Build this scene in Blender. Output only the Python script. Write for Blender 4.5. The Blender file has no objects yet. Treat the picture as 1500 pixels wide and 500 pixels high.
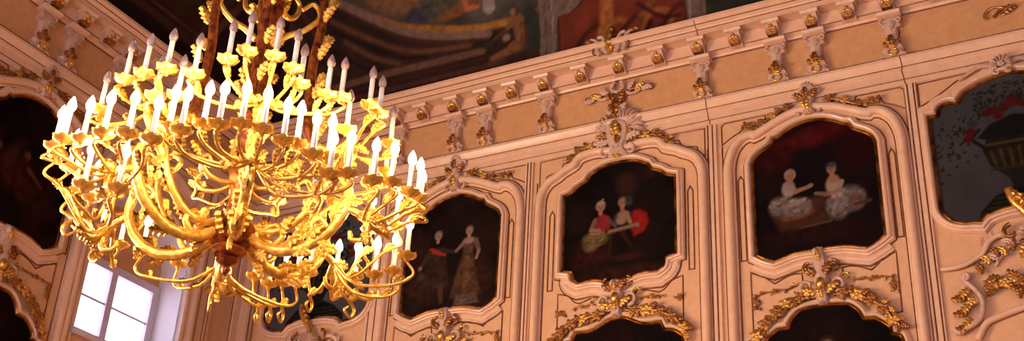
import bpy, math, random
import numpy as np
from mathutils import Vector

random.seed(11)
SC = bpy.context.scene
COL = SC.collection
PI = math.pi
YR = 12.0          # plane of the long wall
EX = -11.02        # plane of the end wall
X2, Y1 = 7.0, -2.2  # the unseen far end and the window side of the hall
CX, CY = -4.758, 5.0  # chandelier axis

# ------------------------------------------------------------------ helpers
class MB:
    def __init__(s): s.v = []; s.f = []
    def add(s, vs, fs):
        b = len(s.v); s.v += [tuple(map(float, p)) for p in vs]; s.f += [[b + i for i in q] for q in fs]
    def box(s, x0, x1, y0, y1, z0, z1):
        s.add([(x0,y0,z0),(x1,y0,z0),(x1,y1,z0),(x0,y1,z0),(x0,y0,z1),(x1,y0,z1),(x1,y1,z1),(x0,y1,z1)],
              [(0,3,2,1),(4,5,6,7),(0,1,5,4),(1,2,6,5),(2,3,7,6),(3,0,4,7)])
    def prism(s, poly, a0, a1, T):
        """closed 2D poly extruded from a0 to a1; T(p0,p1,a) gives the point"""
        n = len(poly)
        s.add([T(p[0], p[1], a0) for p in poly] + [T(p[0], p[1], a1) for p in poly],
              [tuple(range(n-1, -1, -1)), tuple(range(n, 2*n))] + [(i, (i+1) % n, n+(i+1) % n, n+i) for i in range(n)])
    def relief(s, poly, depth, inset, d0=0.0):
        """raised slab in wall coordinates with a sloped, inset face"""
        n = len(poly); P = offset(poly, -inset, True)
        s.add([(u, -d0, v) for u, v in poly] + [(u, -(d0+depth*.65), v) for u, v in poly] + [(u, -(d0+depth), v) for u, v in P],
              [(i, (i+1) % n, n+(i+1) % n, n+i) for i in range(n)] + [(n+i, n+(i+1) % n, 2*n+(i+1) % n, 2*n+i) for i in range(n)] + [tuple(range(2*n, 3*n))])
    def tube(s, pts, rad, seg=6, cap=True):
        P = [Vector(p) for p in pts]; n = len(P)
        if not hasattr(rad, '__len__'): rad = [rad]*n
        T0 = (P[1]-P[0]).normalized()
        ref = Vector((0,0,1)) if abs(T0.z) < .9 else Vector((1,0,0))
        N = T0.cross(ref).normalized(); vs = []
        for i in range(n):
            t = (P[min(i+1,n-1)]-P[max(i-1,0)]).normalized()
            N = (N - t*N.dot(t))
            N = N.normalized() if N.length > 1e-6 else t.orthogonal().normalized()
            B = t.cross(N)
            for k in range(seg):
                a = 2*PI*k/seg
                vs.append(P[i] + (N*math.cos(a)+B*math.sin(a))*rad[i])
        fs = [(i*seg+k, i*seg+(k+1) % seg, (i+1)*seg+(k+1) % seg, (i+1)*seg+k) for i in range(n-1) for k in range(seg)]
        if cap: fs += [tuple(range(seg-1,-1,-1)), tuple(range((n-1)*seg, n*seg))]
        s.add(vs, fs)
    def lathe(s, prof, seg=16, c=(0,0,0)):
        vs = [(c[0]+r*math.cos(2*PI*k/seg), c[1]+r*math.sin(2*PI*k/seg), c[2]+z) for r, z in prof for k in range(seg)]
        n = len(prof)
        fs = [(i*seg+k, i*seg+(k+1) % seg, (i+1)*seg+(k+1) % seg, (i+1)*seg+k) for i in range(n-1) for k in range(seg)]
        fs += [tuple(range(seg-1,-1,-1)), tuple(range((n-1)*seg, n*seg))]
        s.add(vs, fs)
    def blob(s, c, r, seg=8, rings=5):
        vs = [(c[0], c[1], c[2]-r[2])]
        for i in range(1, rings):
            a = -PI/2+PI*i/rings
            for k in range(seg):
                b = 2*PI*k/seg
                vs.append((c[0]+r[0]*math.cos(a)*math.cos(b), c[1]+r[1]*math.cos(a)*math.sin(b), c[2]+r[2]*math.sin(a)))
        vs.append((c[0], c[1], c[2]+r[2])); L = len(vs)-1
        fs = [(0, 1+(k+1) % seg, 1+k) for k in range(seg)]
        for i in range(rings-2):
            for k in range(seg):
                fs.append((1+i*seg+k, 1+i*seg+(k+1) % seg, 1+(i+1)*seg+(k+1) % seg, 1+(i+1)*seg+k))
        fs += [(L, L-seg+k, L-seg+(k+1) % seg) for k in range(seg)]
        s.add(vs, fs)
    def sweep(s, path, prof, closed=False, side=1):
        """moulding in wall coordinates: prof = [(offset, depth)], + offset lies to the right of the path"""
        cols = [[(p[0], -d, p[1]) for p in offset(path, o*side, closed)] for o, d in prof]
        n = len(path); m = len(prof)
        vs = [cols[j][i] for i in range(n) for j in range(m)]
        fs = [(i*m+j, i*m+j+1, ((i+1) % n)*m+j+1, ((i+1) % n)*m+j) for i in range(n if closed else n-1) for j in range(m-1)]
        s.add(vs, fs)
    def mesh(s, name, ang=38):
        me = bpy.data.meshes.new(name); me.from_pydata(s.v, [], s.f); me.update()
        me.polygons.foreach_set('use_smooth', [True]*len(me.polygons))
        me.set_sharp_from_angle(angle=math.radians(ang))
        return me
    def build(s, name, mat, parent=None, ang=38):
        return link(name, s.mesh(name, ang), mat, parent)

def link(name, me, mat, parent=None):
    o = bpy.data.objects.new(name, me); COL.objects.link(o)
    if mat and not me.materials: me.materials.append(mat)
    if parent: o.parent = parent
    return o

def offset(path, o, closed):
    P = np.array(path, float); n = len(P); out = []
    for i in range(n):
        a = P[i-1] if (i > 0 or closed) else None
        b = P[(i+1) % n] if (i < n-1 or closed) else None
        ns = []
        for q, r in ((a, P[i]), (P[i], b)):
            if q is None or r is None: continue
            d = r-q; L = np.hypot(*d)
            if L > 1e-9: ns.append(np.array([d[1], -d[0]])/L)
        m = sum(ns); L = np.hypot(*m)
        m = m/L if L > 1e-6 else ns[0]
        k = 1/max(.55, float(m @ ns[0]))
        out.append(tuple(P[i]+m*o*k))
    return out

def cr(pts, n=5):
    """Catmull-Rom through the points of one smooth run"""
    if len(pts) < 3: return [tuple(p) for p in pts]
    P = [np.array(p, float) for p in pts]; P = [2*P[0]-P[1]]+P+[2*P[-1]-P[-2]]; out = []
    for i in range(1, len(P)-2):
        for k in range(n):
            t = k/n; a, b, c, d = P[i-1:i+3]
            out.append(tuple(.5*((2*b)+(c-a)*t+(2*a-5*b+4*c-d)*t*t+(3*b-a-3*c+d)*t**3)))
    return out+[tuple(P[-2])]

def runs(*groups, n=4):
    out = []
    for g in groups:
        q = cr(g, n)
        if out and np.hypot(out[-1][0]-q[0][0], out[-1][1]-q[0][1]) < 1e-6: q = q[1:]
        out += q
    return out

def mirror(half):
    """right half, bottom centre to top centre -> closed counter-clockwise outline"""
    return half + [(-u, v) for u, v in half[-2:0:-1]]

def hpath(half):
    """right half of an arch from centre to foot -> whole open path, left foot to right foot"""
    return [(-u, v) for u, v in half[::-1]] + half[1:]

def empty(name, label, cat, loc, rz=0.0, group=None):
    o = bpy.data.objects.new(name, None); COL.objects.link(o); o.empty_display_size = .1
    o.location = loc; o.rotation_euler = (0, 0, rz); return tag(o, label, cat, group)

def tag(o, label, cat, group=None):
    o['label'] = label; o['category'] = cat; o['kind'] = 'thing'
    if group: o['group'] = group
    return o

def struct(o): o['kind'] = 'structure'; return o

def at(wall, u, v, d=0.0):
    return (u, YR-d, v) if wall == 'R' else (EX+d, u, v)
RZ = {'R': 0.0, 'L': PI/2}

def on(o, wall, u, v=0.0, d=0.0):
    o.location = at(wall, u, v, d); o.rotation_euler = (0, 0, RZ[wall]); return o

def wthing(name, label, cat, wall, u, v, group=None, d=0.0):
    return empty(name, label, cat, at(wall, u, v, d), RZ[wall], group)

def copy_tree(o, parent=None):
    c = o.copy(); COL.objects.link(c)
    if parent: c.parent = parent
    for ch in list(o.children): copy_tree(ch, c)
    return c

# ------------------------------------------------------------------ materials
def nodes(name):
    m = bpy.data.materials.new(name); m.use_nodes = True
    nt = m.node_tree; return m, nt, nt.nodes['Principled BSDF']

def plaster(name, col, col2, rough=.55, bump=.12, scale=9.0):
    m, nt, b = nodes(name)
    tc = nt.nodes.new('ShaderNodeTexCoord'); no = nt.nodes.new('ShaderNodeTexNoise'); rp = nt.nodes.new('ShaderNodeValToRGB')
    n2 = nt.nodes.new('ShaderNodeTexNoise'); bp = nt.nodes.new('ShaderNodeBump')
    no.inputs['Scale'].default_value = scale; no.inputs['Detail'].default_value = 8; no.inputs['Roughness'].default_value = .68
    n2.inputs['Scale'].default_value = 70; n2.inputs['Detail'].default_value = 4
    rp.color_ramp.elements[0].position = .3; rp.color_ramp.elements[1].position = .72
    rp.color_ramp.elements[0].color = (*col2, 1); rp.color_ramp.elements[1].color = (*col, 1)
    nt.links.new(tc.outputs['Object'], no.inputs['Vector']); nt.links.new(tc.outputs['Object'], n2.inputs['Vector'])
    nt.links.new(no.outputs['Fac'], rp.inputs['Fac']); nt.links.new(rp.outputs['Color'], b.inputs['Base Color'])
    nt.links.new(n2.outputs['Fac'], bp.inputs['Height']); bp.inputs['Strength'].default_value = bump; bp.inputs['Distance'].default_value = .02
    nt.links.new(bp.outputs['Normal'], b.inputs['Normal']); b.inputs['Roughness'].default_value = rough
    b.inputs['Specular IOR Level'].default_value = .35
    return m

def metal(name, col, col2, rough=.34, met=.75, scale=14.0, bump=.35):
    m, nt, b = nodes(name)
    tc = nt.nodes.new('ShaderNodeTexCoord'); no = nt.nodes.new('ShaderNodeTexNoise'); rp = nt.nodes.new('ShaderNodeValToRGB'); bp = nt.nodes.new('ShaderNodeBump')
    no.inputs['Scale'].default_value = scale; no.inputs['Detail'].default_value = 5
    rp.color_ramp.elements[0].position = .35; rp.color_ramp.elements[1].position = .62
    rp.color_ramp.elements[0].color = (*col2, 1); rp.color_ramp.elements[1].color = (*col, 1)
    nt.links.new(tc.outputs['Object'], no.inputs['Vector']); nt.links.new(no.outputs['Fac'], rp.inputs['Fac'])
    nt.links.new(rp.outputs['Color'], b.inputs['Base Color']); nt.links.new(no.outputs['Fac'], bp.inputs['Height'])
    bp.inputs['Strength'].default_value = bump; bp.inputs['Distance'].default_value = .01
    nt.links.new(bp.outputs['Normal'], b.inputs['Normal'])
    b.inputs['Roughness'].default_value = rough; b.inputs['Metallic'].default_value = met
    return m

def painted(name, rough=.5, spec=.3, bump=.1):
    m, nt, b = nodes(name)
    at_ = nt.nodes.new('ShaderNodeVertexColor'); at_.layer_name = 'paint'
    tc = nt.nodes.new('ShaderNodeTexCoord'); no = nt.nodes.new('ShaderNodeTexNoise'); bp = nt.nodes.new('ShaderNodeBump')
    no.inputs['Scale'].default_value = 60; nt.links.new(tc.outputs['Object'], no.inputs['Vector'])
    nt.links.new(no.outputs['Fac'], bp.inputs['Height']); bp.inputs['Strength'].default_value = bump; bp.inputs['Distance'].default_value = .01
    nt.links.new(bp.outputs['Normal'], b.inputs['Normal'])
    nt.links.new(at_.outputs['Color'], b.inputs['Base Color']); b.inputs['Roughness'].default_value = rough
    b.inputs['Specular IOR Level'].default_value = spec
    return m

def plain(name, col, rough=.5, **kw):
    m, nt, b = nodes(name); b.inputs['Base Color'].default_value = (*col, 1); b.inputs['Roughness'].default_value = rough
    for k, v in kw.items(): b.inputs[k.replace('_', ' ')].default_value = v
    return m

M = {}
M['field'] = plaster('ochre_plaster', (.74,.38,.165), (.63,.30,.115), .55, .16, 11)
M['mould'] = plaster('cream_stucco', (.87,.55,.345), (.77,.44,.26), .27, .06, 8)
M['panel'] = plaster('panel_plaster', (.80,.46,.245), (.70,.36,.17), .5, .14, 11)
M['stucco'] = plaster('carved_stucco', (.78,.52,.37), (.55,.30,.19), .36, .15, 20)
M['reveal'] = plaster('white_reveal', (.86,.78,.76), (.82,.73,.70), .5, .05, 6)
M['gold'] = metal('leaf_gold', (.95,.55,.12), (.55,.22,.04), .3, .8, 30)
M['bronze'] = metal('old_gilding', (.58,.24,.05), (.15,.042,.014), .32, .72, 26)
M['line'] = metal('dark_gilded_bead', (.30,.11,.04), (.16,.05,.02), .4, .4, 20, .1)
M['frame'] = metal('gilt_frame', (.66,.30,.06), (.13,.035,.012), .24, .85, 9, .15)
M['lustre'] = metal('chandelier_gold', (1.0,.69,.16), (.80,.36,.04), .25, .66, 24, .6)
M['shaft'] = metal('red_gold', (.46,.13,.025), (.13,.025,.008), .28, .72, 20, .6)
M['canvas'] = painted('oil_canvas', .6, .035)
M['fresco'] = painted('fresco', .8, .15)
M['wax'] = plain('candle_sleeve', (.93,.84,.68), .5, Subsurface_Weight=.0)
M['unlit'] = plain('clear_bulb', (.62,.45,.40), .12, Transmission_Weight=.55)
M['lit'] = plain('lit_bulb', (1,.8,.5), .4)
_b = M['lit'].node_tree.nodes['Principled BSDF']
_b.inputs['Emission Color'].default_value = (1.0, .70, .34, 1); _b.inputs['Emission Strength'].default_value = 215.0
M['wood'] = plaster('painted_sash', (.72,.62,.70), (.62,.52,.58), .45, .05, 10)
M['floor'] = plaster('parquet', (.30,.16,.08), (.20,.10,.05), .4, .05, 5)
_m, _nt, _b = nodes('window_glass')
_tr = _nt.nodes.new('ShaderNodeBsdfTransparent'); _mx = _nt.nodes.new('ShaderNodeMixShader'); 
_mx.inputs[0].default_value = .05
_gl = _nt.nodes.new('ShaderNodeBsdfGlossy'); _gl.inputs['Roughness'].default_value = .02
_nt.links.new(_tr.outputs[0], _mx.inputs[1]); _nt.links.new(_gl.outputs[0], _mx.inputs[2])
_nt.links.new(_mx.outputs[0], _nt.nodes['Material Output'].inputs['Surface']); M['glass'] = _m

# ------------------------------------------------------------------ paint helpers (numpy)
RNG = np.random.RandomState(5)
LAT = RNG.rand(128, 128)
def vnoise(x, y):
    xi = np.floor(x).astype(int); yi = np.floor(y).astype(int); fx = x-xi; fy = y-yi
    fx = fx*fx*(3-2*fx); fy = fy*fy*(3-2*fy)
    g = lambda a, b: LAT[a % 128, b % 128]
    return (g(xi,yi)*(1-fx)+g(xi+1,yi)*fx)*(1-fy)+(g(xi,yi+1)*(1-fx)+g(xi+1,yi+1)*fx)*fy
def fbm(x, y, s, o=4):
    r = 0; a = .5
    for k in range(o): r = r+a*vnoise(x*s+17*k, y*s+31*k); s *= 2.03; a *= .5
    return r/.94
def jig(n, seed): r = random.Random(seed); return [(r.uniform(-1, 1), r.uniform(-1, 1), r.random()) for _ in range(n)]
class Art:
    def __init__(s, u, v, base, amp=.5, sc=3.0, warm=None):
        s.u, s.v = u, v; n = fbm(u+9, v, sc)
        s.c = np.array(base)[None]*(1+amp*(2*n-1))[:, None]
        if warm is not None: s.c = s.c+np.array(warm)[None]*(np.clip(fbm(u+3, v+5, sc*.6)-.5, 0, 1)*2)[:, None]
    def mix(s, m, col, tex=0., tsc=14.):
        c = np.array(col)[None]
        if tex: c = c*(1+tex*(2*fbm(s.u+1, s.v+2, tsc)-1))[:, None]
        s.c = s.c*(1-m[:, None])+c*m[:, None]
    def ell(s, cu, cv, ru, rv, col, soft=.25, rot=0., tex=.0, tsc=14., op=1.):
        du, dv = s.u-cu, s.v-cv; c, k = math.cos(rot), math.sin(rot)
        q = np.sqrt(((du*c+dv*k)/ru)**2+((dv*c-du*k)/rv)**2)
        s.mix(np.clip((1-q)/soft+.5, 0, 1)*op, col, tex, tsc)
    def seg(s, a, b, w0, w1, col, soft=.012, tex=0., op=1.):
        a = np.array(a); b = np.array(b); d = b-a; L = d@d
        t = np.clip(((s.u-a[0])*d[0]+(s.v-a[1])*d[1])/L, 0, 1)
        q = np.hypot(s.u-a[0]-t*d[0], s.v-a[1]-t*d[1]); w = w0+(w1-w0)*t
        s.mix(np.clip((w-q)/soft+.5, 0, 1)*op, col, tex)
    def poly(s, pts, col, soft=.012, tex=0., tsc=14., op=1.):
        P = np.array(pts); ins = np.zeros(len(s.u), bool); dist = np.full(len(s.u), 9.)
        for i in range(len(P)):
            a, b = P[i], P[(i+1) % len(P)]; d = b-a; L = max(d@d, 1e-9)
            t = np.clip(((s.u-a[0])*d[0]+(s.v-a[1])*d[1])/L, 0, 1)
            dist = np.minimum(dist, np.hypot(s.u-a[0]-t*d[0], s.v-a[1]-t*d[1]))
            cnd = (a[1] > s.v) != (b[1] > s.v)
            with np.errstate(divide='ignore', invalid='ignore'):
                xi = a[0]+(s.v-a[1])/(b[1]-a[1])*d[0]
            ins ^= cnd & (s.u < xi)
        sd = np.where(ins, dist, -dist)
        s.mix(np.clip(sd/soft+.5, 0, 1)*op, col, tex, tsc)
    def ruffle(s, cu, cv, ru, rv, col, n=26, seed=1):
        s.ell(cu, cv, ru, rv, tuple(c*.45 for c in col), .5, 0, .6, 18)
        for x, y, q in jig(n, seed):
            if x*x+y*y > 1: continue
            s.ell(cu+x*ru*.9, cv+y*rv*.85, ru*.22, rv*.16, tuple(c*(.45+.75*q)*(.75+.25*y) for c in col), .8, x*1.1, .4, 40)
    def head(s, u, v, r, skin, hair, turn=0., cap=None, feather=None):
        s.ell(u, v+r*.25, r*1.05, r*1.15, hair, .3, 0, .3, 40)
        s.ell(u+turn*r*.15, v-r*.05, r*.78, r*1.0, skin, .3)
        s.seg((u, v-r*.9), (u, v-r*1.4), r*.42, r*.45, skin)
        for k in (-1, 1): s.ell(u+turn*r*.3+k*r*.3, v+r*.05, r*.13, r*.09, (.05,.02,.015), .6)
        s.ell(u+turn*r*.35, v-r*.22, r*.09, r*.16, tuple(c*.7 for c in skin), .8)
        s.ell(u+turn*r*.3, v-r*.5, r*.2, r*.08, (.30,.04,.03), .7)
        if cap: s.ell(u, v+r*.75, r*.8, r*.5, cap, .4, 0, .4, 50)
        if feather: s.seg((u, v+r*.9), (u+r*.5, v+r*1.6), r*.3, r*.15, feather)

def paint_mesh(name, pts, faces, cols, mat, parent=None):
    me = bpy.data.meshes.new(name); me.from_pydata([tuple(map(float, p)) for p in pts], [], faces); me.update()
    ca = me.color_attributes.new('paint', 'FLOAT_COLOR', 'POINT')
    rgba = np.ones((len(pts), 4), np.float32); rgba[:, :3] = np.clip(cols, 0.0005, 1)
    ca.data.foreach_set('color', rgba.ravel()); me.polygons.foreach_set('use_smooth', [True]*len(me.polygons))
    return link(name, me, mat, parent)

def inside(poly, u, v):
    ins = np.zeros(u.shape, bool); P = np.array(poly)
    for i in range(len(P)):
        a, b = P[i], P[(i+1) % len(P)]
        with np.errstate(divide='ignore', invalid='ignore'):
            ins ^= ((a[1] > v) != (b[1] > v)) & (u < a[0]+(v-a[1])/(b[1]-a[1])*(b[0]-a[0]))
    return ins

TONE = .55
def canvas(parent, outline, v0, art, step=.0125, d=.02):
    """the picture surface: a fine grid cut to the outline (its edge lies under the gilt frame)"""
    O = np.array(outline); lo, hi = O.min(0), O.max(0)
    nu = int((hi[0]-lo[0])/step)+1; nv = int((hi[1]-lo[1])/step)+1
    U, V = np.meshgrid(np.linspace(lo[0], hi[0], nu+1), np.linspace(lo[1], hi[1], nv+1), indexing='ij')
    keep = inside(outline, (U[:-1,:-1]+U[1:,1:])/2, (V[:-1,:-1]+V[1:,1:])/2)
    idx = np.arange(U.size).reshape(U.shape)
    I, J = np.nonzero(keep)
    F = np.stack([idx[I,J], idx[I+1,J], idx[I+1,J+1], idx[I,J+1]], 1)
    used, inv = np.unique(F, return_inverse=True); F = inv.reshape(F.shape)
    u = U.ravel()[used]; v = V.ravel()[used]
    pts = np.stack([u, np.full_like(u, -d), v-v0], 1)
    return paint_mesh('canvas', pts, F.tolist(), art(u, v)*TONE, M['canvas'], parent)

# ------------------------------------------------------------------ camera
cam_d = bpy.data.cameras.new('camera'); cam = bpy.data.objects.new('camera', cam_d); COL.objects.link(cam)
R_ = ((.8813,.4701,.0488), (-.1820,.4329,-.8829), (-.4361,.7692,.4671))
right, down, fwd = (Vector(r).normalized() for r in R_)
up = (-down - fwd*(-down).dot(fwd)).normalized(); right = fwd.cross(up)
from mathutils import Matrix
mw = Matrix((right, up, -fwd)).transposed().to_4x4(); mw.translation = (0, 0, 1.6)
cam.matrix_world = mw
cam_d.sensor_width = 36; cam_d.lens = 1771.5/1500*36; cam_d.clip_start = .05
SC.camera = cam

# ------------------------------------------------------------------ room shell
# long wall
b = MB(); b.add([(EX-.4,YR,0),(X2,YR,0),(X2,YR,10.4),(EX-.4,YR,10.4)], [(0,1,2,3)])
struct(b.build('wall_right', M['panel']))
# end wall with the arched opening of window_1 (centre y=10.08)
WC, WH, WB, WS, WR = 10.08, .84, 6.31, 7.72, .60
arc = [(WC+WH*math.cos(a), WS+WR*math.sin(a)) for a in np.linspace(0, PI, 25)]
b = MB()
q = lambda y0, y1, z0, z1: b.add([(EX,y0,z0),(EX,y1,z0),(EX,y1,z1),(EX,y0,z1)], [(0,1,2,3)])
q(Y1, WC-WH, 0, 10.4); q(WC+WH, YR, 0, 10.4); q(WC-WH, WC+WH, 0, WB)
for (y0, z0), (y1, z1) in zip(arc[:-1], arc[1:]):
    b.add([(EX,y1,z1),(EX,y0,z0),(EX,y0,10.4),(EX,y1,10.4)], [(0,1,2,3)])
struct(b.build('wall_left', M['panel']))
# reveal of the window
RD = .5
prof = [(WC-WH, WB), (WC+WH, WB)] + arc
b = MB(); n = len(prof)
b.add([(EX,y,z) for y, z in prof]+[(EX-RD,y+.04*(1 if y < WC else -1),z) for y, z in prof], [(i,(i+1) % n,n+(i+1) % n,n+i) for i in range(n)])
struct(b.build('trim_1', M['reveal'], ang=30))
# raised panel on the window jamb and its beads
b = MB(); jy = WC+WH-.005
for x0, x1 in ((EX-.40, EX-.36), (EX-.07, EX-.04)): b.box(x0, x1, jy-.025, jy+.01, WB, WS)
b.box(EX-.36, EX-.07, jy-.012, jy+.01, WB, WS)
struct(b.build('trim_2', M['reveal']))

def room_side(name, quads, mat):
    b = MB()
    for qd in quads: b.add(qd, [(0,1,2,3)])
    return struct(b.build(name, mat))
# opposite long wall, pierced by the tall windows that light the hall, and the far end wall
WIN = [(-9.4,-7.6), (-6.4,-4.6), (-3.4,-1.6), (-.4,1.4), (2.6,4.4)]
qs = [[(EX,Y1,0),(X2,Y1,0),(X2,Y1,2.2),(EX,Y1,2.2)], [(EX,Y1,8),(X2,Y1,8),(X2,Y1,10.4),(EX,Y1,10.4)]]
xs = [EX]+[x for w in WIN for x in w]+[X2]
for x0, x1 in zip(xs[::2], xs[1::2]): qs.append([(x0,Y1,2.2),(x1,Y1,2.2),(x1,Y1,8),(x0,Y1,8)])
room_side('wall_front', qs, M['field'])
room_side('wall_back', [[(X2,Y1,0),(X2,YR,0),(X2,YR,10.4),(X2,Y1,10.4)]], M['field'])
room_side('floor', [[(EX,Y1,0),(X2,Y1,0),(X2,YR,0),(EX,YR,0)]], M['floor'])

# entablature: architrave, frieze and cornice as one run per wall, mitred in the corner
ENT = [(0,8.93),(.025,8.935),(.028,9.0),(.045,9.005),(.045,9.09),(.06,9.10),(.066,9.14),(.09,9.165),(.112,9.215),(.12,9.225),(.12,9.262),(.03,9.30),
       (.03,9.845),(.055,9.85),(.07,9.875),(.10,9.89),(.125,9.90),(.125,10.07),(.30,10.062),(.31,10.045),(.325,10.045),(.325,10.095),(.345,10.105),(.355,10.125),(.39,10.15),(.42,10.175),(.44,10.19),(.44,10.225),(.0,10.27)]
FR = [p for p in ENT if 9.30 <= p[1] <= 9.845]
def entab(lo, hi, name, mat, wall):
    pr = [p for p in ENT if lo <= p[1] <= hi]; m = len(pr); b = MB()
    if wall == 'R': A = [(EX+d, YR-d, z) for d, z in pr]; B = [(X2, YR-d, z) for d, z in pr]
    else: A = [(EX+d, Y1, z) for d, z in pr]; B = [(EX+d, YR-d, z) for d, z in pr]
    b.add(A+B, [(j, j+1, m+j+1, m+j) for j in range(m-1)])
    return struct(b.build(name, mat, ang=25))
k = 3
for wl in 'RL':
    for lo, hi, mt in ((8.9, 9.31, 'mould'), (9.29, 9.85, 'field'), (9.84, 10.3, 'mould')):
        entab(lo, hi, 'trim_%d' % k, M[mt], wl); k += 1
b = MB()
for d, z in ((.342,10.10), (.395,10.15), (.128,9.90), (.032,9.845), (.03,9.302), (.068,9.14), (.03,8.998), (.118,9.262)):
    r_ = .007
    b.add([(EX+d, YR-d-r_, z), (X2, YR-d-r_, z), (X2, YR-d-r_*.6, z+r_), (EX+d, YR-d-r_*.6, z+r_), (EX+d, YR-d-r_*.6, z-r_), (X2, YR-d-r_*.6, z-r_)], [(0,1,2,3), (4,5,1,0)])
    b.add([(EX+d+r_, Y1, z), (EX+d+r_, YR-d, z), (EX+d+r_*.6, YR-d, z+r_), (EX+d+r_*.6, Y1, z+r_), (EX+d+r_*.6, Y1, z-r_), (EX+d+r_*.6, YR-d, z-r_)], [(0,1,2,3), (4,5,1,0)])
struct(b.build('trim_%d' % k, M['line'])); k += 1
b = MB()   # the two fine cracks that run down through the cornice and frieze
for x0 in (-4.11, -1.83):
    P = [(x0+random.uniform(-.012,.012)+.02*math.sin(z*6), YR-d-.001, z) for d, z in ENT[:-1]]
    P = [q for i, p_ in enumerate(P[:-1]) for q in ([p_]+([tuple((p_[j]+P[i+1][j])/2+(random.uniform(-.01,.01) if j == 0 else 0) for j in range(3))] if abs(P[i+1][2]-p_[2]) > .1 else []))]
    b.tube(P, .006, 5)
struct(b.build('trim_%d' % k, M['line'])); k += 1
TRIM = [k]
def trim(b, mat='mould', ang=38, wall=None, u=0):
    o = struct(b.build('trim_%d' % TRIM[0], M[mat], None, ang)); TRIM[0] += 1
    if wall: on(o, wall, u)
    return o

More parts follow.
